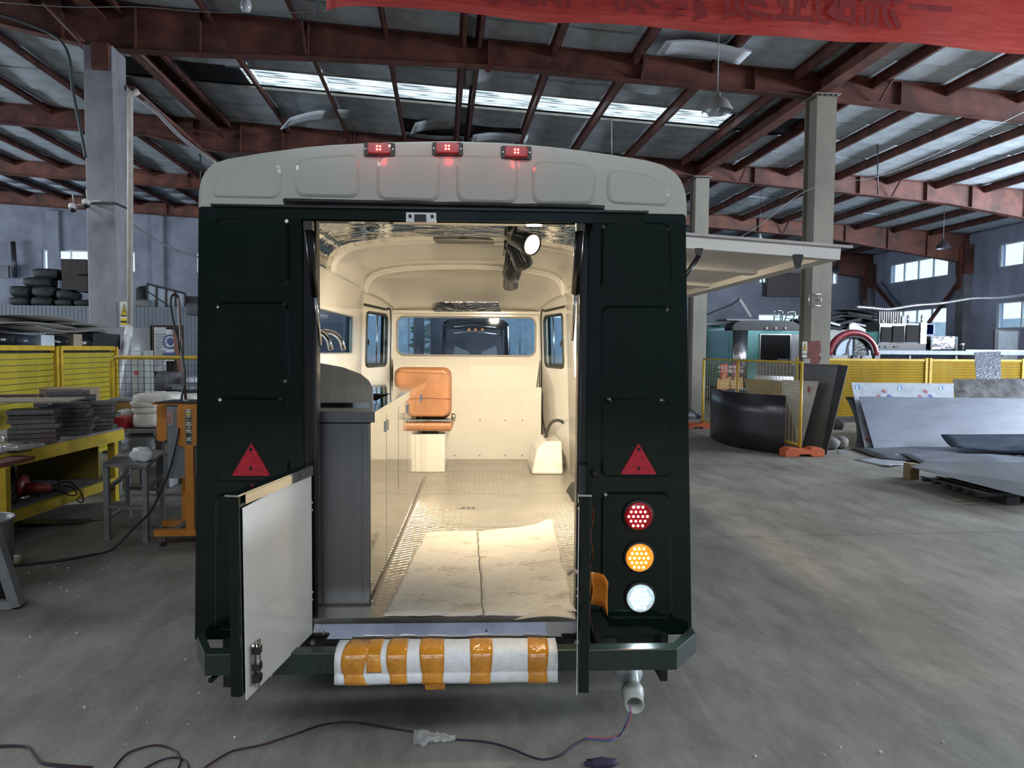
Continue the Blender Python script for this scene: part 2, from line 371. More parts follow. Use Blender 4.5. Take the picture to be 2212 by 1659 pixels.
# frames
def depth(u):
    K = [(-24,.45),(-7.1,.46),(-5.46,.72),(-4,.66),(-2,.54),(.65,.41),(6.76,.40),(11,.47),(13.5,.52),(19,1.05)]
    for (a, da), (b, db) in zip(K, K[1:]):
        if a <= u <= b: return da+(db-da)*(u-a)/(b-a)
    return .45
US = [UL+.1, -17.7, -12, -7.1, -6.2, -5.46, -4, -2, .65, 4, 6.76, 9, 11, 13.5, 16, UW-.05]
BD = [12.2-18, 12.2-12, 12.2-6, 12.2, 18.15, 24.2, 30.0]
for bi, D in enumerate(BD):
    mb = MB()
    for a, b in zip(US, US[1:]):
        za_, zb_ = zr(a)-.02, zr(b)-.02; la, lb = za_-depth(a), zb_-depth(b)
        mb.hexa([(a,D-.006,la),(b,D-.006,lb),(b,D+.006,lb),(a,D+.006,la),(a,D-.006,za_),(b,D-.006,zb_),(b,D+.006,zb_),(a,D+.006,za_)])
        for zA, zB in ((la, lb), (za_, zb_)):
            mb.hexa([(a,D-.1,zA-.012),(b,D-.1,zB-.012),(b,D+.1,zB-.012),(a,D+.1,zA-.012),(a,D-.1,zA),(b,D-.1,zB),(b,D+.1,zB),(a,D+.1,zA)])
    rb = struct(mb, 'rafter_beam', ORA if D > 23 else RED)
    for u in (-11, -8.2, -6.0, -4.9, -3.9, -2.2, .75, 3.4, 5.4, 8.1, 11, 12.9, 14.2, 15.8, 17.3):
        z1_ = zr(u)-.035; z0_ = z1_-depth(u)+.03
        MB().span((u-.006, D-.095, z0_), (u+.006, D+.095, z1_)).build('stiffener', RED, rb)
    if D > 0:
        random.seed(bi)
        for u in (.75,):
            for zz in (zr(u)-.02, zr(u)-.02-depth(u)):
                s_ = 1 if zz > zr(u)-.1 else -1
                MB().slab([(u-.12,D-.02,zz),(u+.12,D-.02,zz),(u+.02,D-.02,zz+s_*.1),(u-.02,D-.02,zz+s_*.1)], (0,.012,0)).build('splice_plate', RED, rb)
# purlins
pu = [.32, .58]+[.45+1.4*k for k in (1,2,3)]+[.45-1.4*k for k in (1,2,3,4)]+[7.6+1.4*k for k in range(8)]+[6.15]+[-6.5-1.4*k for k in range(8)]
for u in sorted(pu):
    z = zr(u)
    mb = MB().span((u-.005, 8, z-.17), (u+.005, DB, z)).span((u, 8, z-.17), (u+.06, DB, z-.16)).span((u-.06, 8, z-.01), (u, DB, z)).span((u+.052, 8, z-.17), (u+.06, DB, z-.15))
    struct(mb, 'purlin', RED2)
for u, h in ((6.65, .30), (-5.46, .24)):      # the heavy girders along the column lines
    z = zr(u)-.02
    mb = MB().span((u-.008, 6.3, z-h), (u+.008, DB, z)).span((u-.12, 6.3, z-h-.015), (u+.12, DB, z-h)).span((u-.12, 6.3, z-.015), (u+.12, DB, z))
    struct(mb, 'tie_girder', RED)
for D in BD[3:6]:                              # fly braces under the purlins
    for u in (-2.25, 3.35, 7.67, 11.87):
        z = zr(u)
        struct(MB().bar((u+.02, D-.45, z-.16), (u+.02, D-.1, z-depth(u)), .035, .035), 'fly_brace', RED2)
# diagonal pipe braces on the left
for (x0, y0, D0, x1, y1, D1) in ((95, 5, 11.9, 218, 132, 12.15), (285, 190, 12.4, 500, 380, 17.9), (292, 108, 12.4, 482, 295, 18.0)):
    a_, b_ = hb(x0, y0, 'y', D0), hb(x1, y1, 'y', D1)
    struct(MB().tube([a_, b_], .045, 8), 'diagonal_brace', RED2)
# roof: dark deck above, insulation panels hung between the purlins, skylight strip
SKY0, SKY1 = 14.45, 15.55
SU0, SU1 = hb(508,150,'z',6.95).x, hb(1560,250,'z',6.75).x
deck = MB(); DECK = mat('dark_corrugated_deck', (.045,.05,.06), .6, amt=.2)
def roofslab(mb, u0, u1, d0, d1, z_, t):
    mb.hexa([(u0,d0,zr(u0)+z_),(u1,d0,zr(u1)+z_),(u1,d1,zr(u1)+z_),(u0,d1,zr(u0)+z_),(u0,d0,zr(u0)+z_+t),(u1,d0,zr(u1)+z_+t),(u1,d1,zr(u1)+z_+t),(u0,d1,zr(u0)+z_+t)])
for (u0, u1, d0, d1) in ((UL-.3,-17.7,DF,DB+.3), (-17.7,UW+.3,DF,SKY0), (-17.7,UW+.3,SKY1,DB+.3), (-17.7,SU0,SKY0,SKY1), (SU1,UW+.3,SKY0,SKY1)):
    roofslab(deck, u0, u1, d0, d1, .1, .06)
ceiling = struct(deck, 'ceiling', DECK)
cor = MB()
for (u0, u1) in ((-6.2, SU0), (SU1, 7.2)):
    for k in range(12):
        d = SKY0+.04+k*(SKY1-SKY0)/12; roofslab(cor, u0, u1, d, d+.045, .07, .03)
cor.build('deck_corrugation', DECK, ceiling)['kind'] = 'stuff'
sk = MB(); SKM = mat('daylit_skylight_sheet', (.45,.52,.56), .5, nz=9, amt=.1, emit=(.78,.93,1.0), estr=1.25)
N_ = SKM.node_tree; n3 = N_.nodes.new('ShaderNodeTexNoise'); n3.inputs['Scale'].default_value = 6; mpp = N_.nodes.new('ShaderNodeMapping'); mpp.inputs['Scale'].default_value = (.25, 1.9, 1)
tcc = N_.nodes.new('ShaderNodeTexCoord'); N_.links.new(tcc.outputs['Object'], mpp.inputs[0]); N_.links.new(mpp.outputs[0], n3.inputs['Vector'])
mrr = N_.nodes.new('ShaderNodeMapRange'); mrr.inputs['From Min'].default_value = .38; mrr.inputs['From Max'].default_value = .58; mrr.inputs['To Min'].default_value = .12; mrr.inputs['To Max'].default_value = 1.05
N_.links.new(n3.outputs['Fac'], mrr.inputs['Value']); N_.links.new(mrr.outputs[0], N_.nodes['Principled BSDF'].inputs['Emission Strength'])
us_ = [SU0]+sorted(x for x in pu+[6.65] if SU0 < x < SU1 and abs(x-.32) > .01)+[SU1]
for a, b in zip(us_, us_[1:]):
    mb = MB(); nn = 10
    for k in range(nn):
        d = SKY0+k*(SKY1-SKY0)/nn; roofslab(mb, a+.01, b-.01, d, d+.055, .06, .012); roofslab(mb, a+.01, b-.01, d+.055, d+.11, .085, .012)
    mb.build('skylight_sheet', SKM, ceiling)
for d in (SKY0-.02, SKY1):
    mb = MB(); roofslab(mb, SU0-.2, SU1+.2, d, d+.05, -.01, .05); mb.build('skylight_trim', mat('galvanised_trim', (.4,.38,.33), .5, .3), ceiling)
INS = mat('grey_insulation_board', (.54,.60,.65), .7, nz=2.5, amt=.1, dark=(.38,.43,.47), bump=.1, bscale=5)
gu = sorted([x for x in pu if abs(x-.58) > .01]+[6.65, -5.46]); gu = [x for x in gu if x > -17]+[UW-.1]
rows = []; d = 9.2
while d < 29.9:
    nd = d+1.12
    if SKY0-1 < d < SKY0-.1: nd = SKY0-.02
    if abs(d-(SKY0-.02)) < .03: rows.append((SKY0, SKY1, True)); d = SKY1+.05; continue
    rows.append((d, nd, False)); d = nd
cells = []
for (d0, d1, skyrow) in rows:
    for a, b in zip(gu, gu[1:]):
        if skyrow and not (b < -6.1 or a > 7.0): continue
        cells.append((a, b, d0, d1))
def px_of(u, d, z):
    p = RB @ Vector((u, d, z)) - Vector((0,0,CAMH)); dep = p.dot(fwd)
    return 1106+F_PX*p.dot(rt)/dep, 829.5-F_PX*p.dot(up)/dep, dep
MISSING = {(620, 262), (905, 262), (1085, 275), (640, 275)}
random.seed(12); npan = 0; rest = MB()
FALL = []
for (a, b, d0, d1) in cells:
    cx, cy, dep = px_of((a+b)/2, (d0+d1)/2, zr(a))
    if cx < -120 or cx > 2340: continue
    if any(abs(cx-mx) < 40 and abs(cy-my) < 16 for mx, my in MISSING): FALL.append((a, b, d0, d1)); continue
    g = .012+.012*random.random(); sag = random.random()*.03+.005; t1, t2 = random.uniform(-.018,.01), random.uniform(-.018,.01)
    if random.random() < .12: sag += .06
    aa, bb = a+.01, b-.01
    def fn(i, j, aa=aa, bb=bb, d0=d0+g, d1=d1-g, sag=sag, t1=t1, t2=t2):
        u = aa+(bb-aa)*i; return (u, d0+(d1-d0)*j, zr(u)+.02+t1*(1-j)+t2*j-sag*4*i*(1-i)*(.4+.6*j))
    if npan < 285: MB().sheet(fn, 4, 2, .03).build('insulation_panel', INS, ceiling, fix=False); npan += 1
    else: rest.sheet(fn, 2, 1, .03)
rest.build('insulation_panel_rest', INS, ceiling)['kind'] = 'stuff'
INSW = mat('pale_insulation_board', (.5,.54,.57), .6, nz=3, amt=.1)
def droop(px, py, D, L_, W_, ang, tilt, name='fallen_insulation_panel'):
    c = hb(px, py, 'y', D); ca, sa = math.cos(ang), math.sin(ang)
    def fn(i, j):
        x = (i-.5)*L_; y = (j-.5)*W_; z = -tilt*x-.22*x*x*(1 if x < 0 else .2)
        return (c.x+x*ca-y*sa, c.y+x*sa+y*ca, c.z+z)
    MB().sheet(fn, 10, 3, .03).build(name, INSW, ceiling)
droop(690, 252, 16.6, 1.5, .85, R(25), -.24); droop(955, 268, 17.0, 1.35, .8, R(10), -.12); droop(1085, 250, 16.7, 1.3, .75, R(-8), .03)
droop(1520, 108, 11.4, 1.4, .5, R(0), .12); droop(1080, 297, 17.2, 1.3, .6, R(0), .02)
droop(1075, 160, 13.6, 1.2, .75, R(-4), -.05)
# columns
cl = hb(187, 500, 'y', 12.0).x; cr = hb(250, 500, 'y', 12.0).x; zc_ = zr(-5.46)-.74
colL = struct(MB().span((cl, 12.0, 0), (cr, 12.5, zc_)), 'concrete_column', CONC, bevel=.02)
MB().span((cl-.02, 11.97, hb(220,438,'y',12).z-.02), (cr+.02, 12.53, hb(220,438,'y',12).z+.01)).build('steel_band', mat('dark_band', (.03,.03,.03), .6), colL)
bx = hb(217,120,'y',11.96)
MB().span((bx.x-.13, 11.93, hb(217,150,'y',11.96).z), (bx.x+.13, 11.99, zc_)).build('beam_bracket', RED, colL)
for D, w_ in ((12.2, .36), (18.15, .36), (24.2, .36)):
    u = 6.65; zt = zr(u)-.43
    mb = MB().span((u-w_/2, D-.21, 0), (u+w_/2, D-.19, zt)).span((u-w_/2, D+.19, 0), (u+w_/2, D+.21, zt)).span((u-.01-.1, D-.19, 0), (u+.1, D+.19, zt))
    c = struct(mb, 'steel_column', CONC2)
    MB().span((u-w_/2-.05, D-.26, zt), (u+w_/2+.05, D+.26, zt+.02)).build('cap_plate', CONC2, c)
    for k in range(4): MB().lathe((u-.15+.1*k, D-.24, zt-.03), [(.018,0),(.018,.03)], 8).build('bolt', mat('bolt_black', (.03,.03,.03), .5, .5), c)
    if D < 13:
        q = hb(1758, 648, 'y', D-.22); a_ = .11
        mb = MB()
        for dz in (-.1, .1): mb.tube([(q.x-a_, D-.25, q.z+dz), (q.x+a_, D-.25, q.z+dz)], .011)
        for dx in (-a_, a_): mb.tube([(q.x+dx, D-.25, q.z-.1), (q.x+dx, D-.25, q.z+.1)], .009)
        for dx in (-a_, a_): mb.tube([(q.x+dx, D-.25, q.z), (q.x+dx, D-.2, q.z)], .009)
        mb.build('wall_bracket', mat('bare_steel', (.45,.45,.45), .4, .8), c)
        q = hb(1758, 760, 'y', D-.22)
        pts = [(q.x-.13,q.z-.2),(q.x+.1,q.z-.22),(q.x+.15,q.z-.1),(q.x+.1,q.z-.06),(q.x+.14,q.z+.02),(q.x+.12,q.z+.2),(q.x-.1,q.z+.19),(q.x-.13,q.z+.02)]
        MB().plate(pts, D-.21, D-.213).build('red_paint_patch', mat('red_paint', (.16,.04,.03), .7, nz=14, amt=.4), c)
for D in (12.2, 24.2, 18.15, 30.0, 6.2):
    c = struct(MB().span((UW-.32, D-.2, 0), (UW, D+.2, zr(UW)-1.25)), 'wall_pilaster', CONC)
    MB().span((UW-.42, D-.09, zr(UW)-2.0), (UW-.3, D+.09, zr(UW)-.5)).build('beam_bracket', ORA, c)
    MB().span((UW-.34, D-.24, zr(UW)-1.45), (UW-.02, D+.24, zr(UW)-.4)).build('beam_shoe', ORA, c)
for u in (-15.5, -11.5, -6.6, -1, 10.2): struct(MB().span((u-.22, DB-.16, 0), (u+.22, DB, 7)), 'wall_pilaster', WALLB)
for (x0,y0,x1,y1) in ((2078,600,2000,705), (1882,608,1932,668), (1895,608,1945,668)):
    a_, b_ = hb(x0,y0,'x',UW-.25), hb(x1,y1,'x',UW-.1)
    struct(MB().bar(a_, b_, .1, .1), 'diagonal_brace', ORA if x0 != 1895 else CONC)
# =============== the food trailer (world coordinates) ===============
FR[0] = ID
YR = 2.86; XC = -.132
T = lambda x, y, Y=YR: hit(x, y, 'y', Y)
GREEN = mat('dark_green_gloss', (.003,.009,.006), .07, amt=.15, spec=.3, coat=.12, nz=2)
BLACKG = mat('black_gloss', (.008,.009,.009), .25)
RUB = mat('black_rubber', (.012,.012,.013), .6, bump=.3, bscale=25)
CAP = mat('cream_gloss_paint', (.39,.41,.365), .16, amt=.03, coat=.4, nz=1.5)
CREAM = mat('cream_interior_panel', (.80,.775,.70), .18, amt=.03, coat=.5, nz=1.5, bump=.02, bscale=3)
STEEL = mat('polished_stainless', (.72,.72,.70), .07, 1, amt=.05, bump=.12, bscale=2.2)
STEELC = mat('wavy_polished_ceiling', (.86,.85,.82), .03, 1, amt=.04, bump=.6, bscale=2.6, stretch=(1,1.6,1))
BRUSH = mat('brushed_stainless_end', (.20,.20,.205), .4, .9, amt=.06, stretch=(6,6,.6), nz=2)
ALU = mat('aluminium_sill', (.55,.54,.52), .3, 1, amt=.1)
WHITE = mat('white_painted_door', (.78,.78,.76), .15, coat=.3, amt=.02, bump=.03, bscale=3)
TG = glass('tinted_glass', (.80,.88,.93), .06)
GASK = mat('dark_gasket', (.03,.033,.03), .5)
trl = thing('food_trailer', 'dark green food trailer with cream arched roof, rear doors open and lit interior', 'trailer', (XC, 5.1, 0))
out = [(421,1381),(424,900),(429,446),(430,405),(437,378),(455,356),(485,347),(560,334),(680,318),(820,311),(965,308),(1090,312),(1200,321),(1320,337),(1400,350),(1440,361),(1466,381),(1479,412),(1481,467),(1487,900),(1494,1371)]
OUT = [T(*p) for p in out]
zb = (OUT[0].z+OUT[-1].z)/2; zs = (OUT[2].z+OUT[-3].z)/2
OUT[0].z = OUT[-1].z = zb; OUT[2].z = OUT[-3].z = zs
XL0, XL1, XR0, XR1 = OUT[0].x, OUT[2].x, OUT[-1].x, OUT[-3].x
xl = lambda z: XL0+(XL1-XL0)*(z-zb)/(zs-zb)
xr_ = lambda z: XR0+(XR1-XR0)*(z-zb)/(zs-zb)
oL, oR = T(655,900).x, T(1268,900).x           # pillar inner edges
iL, iR = T(684,900).x, T(1248,900).x
ZF = .515; ZH = 2.15
# rear pillars and cap
MB().plate([(xl(zb),zb),(oL,zb),(oL,zs),(xl(zs),zs)], YR+.05, YR).build('rear_pillar', GREEN, trl)
MB().plate([(oR,zb),(xr_(zb),zb),(xr_(zs),zs),(oR,zs)], YR+.05, YR).build('rear_pillar', GREEN, trl)
capp = [(p.x,p.z) for p in OUT[2:-2]]
MB().plate(capp[::-1], YR+.05, YR-.012, .012).build('roof_cap', CAP, trl)
MB().plate([(oL,zs-.045),(oR,zs-.045),(oR,zs+.002),(oL,zs+.002)], YR+.05, YR).build('header', GREEN, trl)
def emboss(pts, m, r=.035, Y=YR, raise_=.007):
    q = rpoly([(T(x,y).x, T(x,y).z) for x, y in pts], r)
    return MB().plate(q, Y+.001, Y-raise_, .012).build('embossed_panel', m, trl)
for y0, y1 in ((468,620),(652,829),(858,1042),(1064,1362)): emboss([(466,y0),(466-2,y1),(627,y1),(625,y0)], GREEN)
for y0, y1 in ((480,634),(660,829),(860,1031),(1062,1336)): emboss([(1299,y0),(1297,y1),(1453,y1),(1446,y0)], GREEN)
for p in ([(478,376),(462,408),(464,427),(608,430),(611,352),(540,357)], [(641,346),(640,425),(778,428),(776,337),(740,336)], [(816,338),(815,432),(950,436),(951,336)], [(986,337),(987,437),(1117,440),(1119,341)], [(1149,349),(1150,441),(1283,442),(1287,364),(1240,352)], [(1310,368),(1310,440),(1438,446),(1446,430),(1436,398),(1390,376)]):
    emboss(p[::-1], CAP, .04, YR-.012)
# side walls
YN, YE = 6.4, 7.3
SILL, HTOP, HY0, HY1 = 1.375, 2.085, 3.25, 5.92
def nose(y): return 0 if y <= YN else (y-YN)/(YE-YN)
LW = (3.8, 5.95, 1.56, 1.865); NW = (6.5, 7.08, 1.44, 1.93); HW = (HY0, HY1, SILL, HTOP)
def WL(w0): return lambda y, z, w_: (xl(z)+w0+w_+.17*nose(y), y, z)
def WR(w0): return lambda y, z, w_: (xr_(z)-w0-w_-.18*nose(y), y, z)
dm = (YN, YN, zb, zb)
MB().grid(WL(0), YR+.05, YE+.06, zb, zs, [LW, NW, dm], .028).build('side_wall', GREEN, trl)
MB().grid(WR(0), YR+.05, YE+.06, zb, zs, [HW, NW, dm], .028).build('side_wall', GREEN, trl)
li = MB().grid(WL(.03), YR+.05, YE, ZF, 2.13, [LW, NW, dm], .03).build('interior_lining', CREAM, trl)
ri = MB().grid(WR(.03), YR+.05, YE, ZF, 2.13, [HW, NW, dm], .03).build('interior_lining', CREAM, trl)
WS = (T(858,685,YE).x, T(1157,685,YE).x, T(1000,768,YE).z, T(1000,685,YE).z)
f0, f1 = xl(1.5)+.06+.17, xr_(1.5)-.06-.18
fw = MB().grid(lambda x, z, w_: (x, YE+w_, z), f0, f1, ZF, 2.02, [WS], .03).build('front_lining', CREAM, trl)
MB().grid(lambda x, z, w_: (x, YE+.035+w_, z), f0-.06, f1+.06, zb, 2.06, [WS], .03).build('front_wall', GREEN, trl)
def ringtube(pts, r=.012): return MB().tube(pts+[pts[0]], r, 6, False)
def winframe(fn, a0, a1, z0, z1, parent, r=.06, m=GASK, pane=TG, th=.011):
    q = rrect(a0, z0, a1, z1, r)
    fr_ = ringtube([fn(a, z, 0) for a, z in q], th).build('window_frame', m, parent)
    MB().slab([fn(a, z, .005) for a, z in q], Vector(fn(a0, z0, .009))-Vector(fn(a0, z0, .005))).build('pane', pane, parent)
    return fr_
winframe(lambda x, z, w_: (x, YE+w_, z), *WS, fw, .07, mat('pale_seal', (.35,.34,.30), .5))
for sx, sz in ((0,0),(1,0),(0,1),(1,1)):         # rounded corners of the windscreen opening
    cx, cz = WS[sx], WS[2+sz]; dx, dz = (1,-1)[sx], (1,-1)[sz]
    MB().slab([(cx,YE-.001,cz),(cx+dx*.07,YE-.001,cz),(cx+dx*.02,YE-.001,cz+dz*.02),(cx,YE-.001,cz+dz*.07)], (0,.02,0)).build('corner_trim', CREAM, fw)
winframe(WL(.05), *LW, li, .05, mat('pale_seal', (.35,.34,.30), .5))
for W_, par in ((WL(.058), li), (WR(.058), ri)):
    winframe(W_, *NW, par, .06, GASK, th=.016)
    MB().tube([W_(6.8,1.45,0), W_(6.8,1.92,0)], .008, 6).build('slider_bar', ALU, par)
    for yy in (6.53, 7.05): MB().box(W_(yy, 1.66, .01), (.02,.03,.05)).build('slider_latch', BLACKG, par)
    g = [W_(6.42,1.995,0), W_(7.0,1.985,0), W_(7.18,1.96,0), W_(7.2,1.5,0), W_(7.24,1.0,0), W_(7.1,.72,0)]
    MB().tube(spline(g, 4), .013, 6).build('door_gasket', GASK, par)
MB().box(WL(.055)(3.97, 2.0, 0), (.02,.05,.07)).build('small_vent', ALU, li)
for yy in (3.75,): MB().bar(WL(.061)(yy,1.87,0), WL(.061)(yy,2.13,0), .006, .004).build('panel_seam', mat('seam_line', (.2,.19,.16), .7), li)
# ceiling lining
IP = [(.0,2.13),(.005,2.18),(.03,2.235),(.085,2.285),(.17,2.315),(.35,2.345),(.6,2.362),(.93,2.37)]
WX0, WX1 = xl(2.1)+.06, xr_(2.1)-.06; WW = (WX1-WX0)/2; WC = (WX0+WX1)/2
prof = [(WC-WW+a, z) for a, z in IP]+[(WC+WW-a, z) for a, z in IP[-2::-1]]
def lerp(P_, t):
    k = min(int(t*(len(P_)-1)), len(P_)-2); f = t*(len(P_)-1)-k
    return (P_[k][0]*(1-f)+P_[k+1][0]*f, P_[k][1]*(1-f)+P_[k+1][1]*f)
def loft(y0, y1, dz=0): return lambda i, j: (lerp(prof, i)[0], y0+(y1-y0)*j, lerp(prof, i)[1]+dz)
MB().sheet(loft(YR+.05, 4.98), 28, 12, -.012).build('polished_ceiling_lining', STEELC, trl)
MB().sheet(loft(4.98, YN), 28, 8, -.012).build('ceiling_lining', CREAM, trl)
def dome(i, j):
    x, z = lerp(prof, i); y = YN+(YE+.02-YN)*j; s_ = 1-j**2.2; k = 1-.19*j
    zz = 1.985 + (z-.035-1.985)*(.04+.96*s_)
    return (WC+(x-WC)*k*.985, y, max(1.985, zz))
MB().sheet(dome, 28, 14, -.012).build('cab_dome', CREAM, trl)
st = []
for t in range(29):
    x, z = lerp(prof, t/28); st.append((WC+(x-WC)*.992, YN, z-.02))
MB().tube(st, .016, 6).build('arch_trim', CREAM, trl)
MB().slab([(T(935,530,4.9).x,4.93,2.352),(T(1085,530,4.9).x,4.93,2.352),(T(1080,543,5.1).x,5.12,2.352),(T(942,543,5.1).x,5.12,2.352)], (0,0,.005)).build('ceiling_plate', STEEL, trl)
q = [hit(945,652,'y',6.95), hit(1076,652,'y',6.95), hit(1082,672,'y',7.2), hit(938,672,'y',7.2)]
MB().slab(q, (0,.0,-.006)).build('mirror_trim', mat('mirror_dark', (.5,.5,.52), .05, 1, bump=1, bscale=14, amt=.5), trl)
MB().box((WC, 7.26, 1.975), (1.5,.07,.035)).build('windscreen_rail', CREAM, fw, bevel=.01)
# outer roof
orf = [(p.x, p.z) for p in OUT[2:-2]]
def oroof(i, j):
    x, z = lerp(orf, i); y = YR+.05+(YE+.1-YR-.05)*j; t = max(0, (y-6.3)/1.1); k = 1-.2*t*t
    return (XC+(x-XC)*k, y, zs-.02+(z-zs+.02)*(1-.85*t**2.5))
MB().sheet(oroof, 36, 20, .02).build('outer_roof', CAP, trl)
# front panel below the windscreen
MB().slab([(f0,7.24,1.5),(f1,7.24,1.5),(f1-.05,7.08,1.2),(f0+.05,7.08,1.2)], (0,.03,0)).build('dash_slope', CREAM, fw)
for k in (-.45, .3): MB().plate(rrect(WC+k-.28,1.27,WC+k+.33,1.44,.03), 7.17, 7.155).build('dash_panel', CREAM, fw)
MB().span((f0, 7.0, ZF), (f1, 7.03, 1.23)).build('kick_panel', mat('white_glossy_panel', (.74,.72,.66), .12, coat=.5, bump=.12, bscale=4, amt=.03), fw)
scr = MB()
for x in (-.55,-.25,.0,.25,.42):
    for z in (.55,.9): scr.lathe((x,6.998,z), [(.006,0),(.006,.003)], 6, 'y')
scr.build('screw', BLACKG, fw)['kind'] = 'stuff'
# floor plates and chassis
def checker():
    m = mat('aluminium_checker_plate', (.50,.48,.43), .3, .75, amt=.1, nz=3); nt = m.node_tree; N = nt.nodes; L = nt.links
    tc = N.new('ShaderNodeTexCoord'); hs = []
    for a in (32, -32):
        mp = N.new('ShaderNodeMapping'); mp.inputs['Rotation'].default_value = (0,0,R(a)); L.new(tc.outputs['Object'], mp.inputs[0])
        wv = N.new('ShaderNodeTexWave'); wv.bands_direction = 'Y'; wv.inputs['Scale'].default_value = 8; wv.inputs['Distortion'].default_value = .3; L.new(mp.outputs[0], wv.inputs[0])
        pw = N.new('ShaderNodeMath'); pw.operation = 'POWER'; pw.inputs[1].default_value = 6; L.new(wv.outputs['Fac'], pw.inputs[0]); hs.append(pw)
    mx = N.new('ShaderNodeMath'); mx.operation = 'MAXIMUM'; L.new(hs[0].outputs[0], mx.inputs[0]); L.new(hs[1].outputs[0], mx.inputs[1])
    bp = N.new('ShaderNodeBump'); bp.inputs['Strength'].default_value = .7; bp.inputs['Distance'].default_value = .012
    L.new(mx.outputs[0], bp.inputs['Height']); L.new(bp.outputs[0], N['Principled BSDF'].inputs['Normal']); return m
base = MB().span((WX0, YR+.02, ZF-.03), (WX1, YE, ZF-.006)).build('floor_deck', ALU, trl)
for a, b in zip((2.93, 4.3, 5.3, 6.28), (4.3, 5.3, 6.28, 7.0)):
    MB().span((xl(.6)+.06, a+.003, ZF-.006), (xr_(.6)-.06, b-.003, ZF)).build('checker_plate', checker(), base)
dr = T(1012,1096); d3 = hit(1012,1097,'z',ZF+.003)
dn = MB().span((d3.x-.07, d3.y-.03, ZF), (d3.x+.07, d3.y+.03, ZF+.003)).build('drain_plate', ALU, trl)
for k in (-.035,0,.035): MB().lathe((d3.x+k, d3.y, ZF+.003), [(.011,0),(.011,.002)], 8).build('drain_slot', BLACKG, dn)
ch = MB()
for x in (-.6, .34): ch.span((x-.04, 2.9, .34), (x+.04, 7.2, .46))
for y in (2.92, 4.1, 5.3, 6.6): ch.span((-1.0, y, .36), (.74, y+.06, .46))
for x in (XL0+.06, XR0-.09): ch.span((x,3.0,.16),(x+.03,4.6,zb)).span((x,5.75,.16),(x+.03,7.2,zb))  # unseen skirts added to keep light out from under the trailer
ch.span((-.75,3.3,.2),(.45,4.2,.34))  # unseen box added to darken the ground behind the bumper
ch.build('chassis_and_light_skirts', mat('chassis_black', (.01,.01,.01), .6), trl)
for x in (XL0+.12, XR0-.12):
    wh = MB().lathe((x,5.2,.31), [(.17,-.09),(.27,-.1),(.31,-.07),(.31,.07),(.27,.1),(.17,.09)], 28, 'x').build('wheel', mat('tyre_rubber', (.02,.02,.02), .8), trl)
    MB().lathe((x,5.2,.31), [(.17,-.085),(.15,-.03),(.05,-.05),(.05,.05),(.15,.03),(.17,.085)], 24, 'x').build('rim', ALU, wh)
# sill and rear jambs
zt = ZF
sl = MB().span((iL-.02, 2.83, ZF-.02), (iR+.02, 2.95, ZF+.004)).build('sill_plate', ALU, trl)
MB().slab([(oL+.0,2.835,ZF-.02),(oR,2.835,ZF-.02),(oR,2.815,ZF-.075),(oL,2.815,ZF-.075)], (0,.012,0)).build('sill_face', STEEL, sl)
for x in (-.62, .03): MB().lathe((x,2.822,ZF-.05), [(.006,0),(.004,-.004)], 8, 'y').build('screw', ALU, sl)
MB().span((oL, YR, zb-.02), (oR, YR+.05, ZF-.02)).build('rear_crossmember', BLACKG, trl)
for a, b in ((oL, iL), (iR, oR)):
    j = MB().span((a, YR+.012, ZF-.02), (b, YR+.07, zs-.03)).build('door_jamb', BLACKG, trl)
    c = b-.006 if a == oL else a+.006
    MB().tube([(c, YR+.0, ZF), (c, YR+.0, zs-.1)], .007, 6).build('rubber_seal', RUB, j)
# hinge cover strip, wrinkled
hp = [T(618,432), T(1302,452)]
def strip(i, j):
    x = hp[0].x+(hp[1].x-hp[0].x)*i; z = hp[0].z-.05*j-.006*i
    return (x, YR-.035-.012*math.sin(j*9)+.004*noise.noise(Vector((x*7, j*3, 0))), z+.004*noise.noise(Vector((x*9, 1, 0))))
MB().sheet(strip, 40, 6, .012).build('hinge_cover', RUB, trl)
# markers and reflectors
LR = mat('red_lens', (.16,.0,.005), .15, emit=(1,.02,.03), estr=.10, coat=.5)
LRD = mat('red_led_dot', (1,.1,.1), .3, emit=(1,.10,.06), estr=14, amt=.01)
for x, y in ((820,324),(967,323),(1115,331)):
    c = T(x, y, YR-.012)
    m_ = MB().plate(rrect(c.x-.06,c.z-.026,c.x+.06,c.z+.026,.006), c.y, c.y-.012, .003).build('marker_light', BLACKG, trl)
    MB().plate(rrect(c.x-.045,c.z-.02,c.x+.045,c.z+.022,.006), c.y-.012, c.y-.03, .006).build('lens', LR, m_)
    d = MB()
    for a in (-.006,.006):
        for b in (-.006,.006): d.lathe((c.x+a, c.y-.031, c.z+b), [(.004,0),(.003,-.002)], 8, 'y')
    d.build('led_cluster', LRD, m_)['kind'] = 'stuff'
    for a in (-.053,.053): MB().lathe((c.x+a, c.y-.013, c.z), [(.004,0),(.003,-.003)], 8, 'y').build('screw', ALU, m_)
    lamp('POINT', 'marker_glow', (c.x, c.y-.10, c.z-.02), .13, (1,.05,.05), shadow_soft_size=.02)
REF = mat('red_reflector', (.42,.008,.025), .3, nz=60, amt=.25, coat=.3)
for px in (((502,1027),(586,1027),(545,955)), ((1338,1024),(1418,1024),(1378,956))):
    q = rpoly([(T(*p).x, T(*p).z) for p in px], .008)
    t_ = MB().plate(q, YR-.006, YR-.014, .002).build('triangle_reflector', REF, trl)
    cx = (px[0][0]+px[1][0])/2
    for yy in (970, 1010): c = T(cx, yy); MB().lathe((c.x,YR-.014,c.z), [(.007,0),(.006,-.004)], 8, 'y').build('screw', BLACKG, t_)
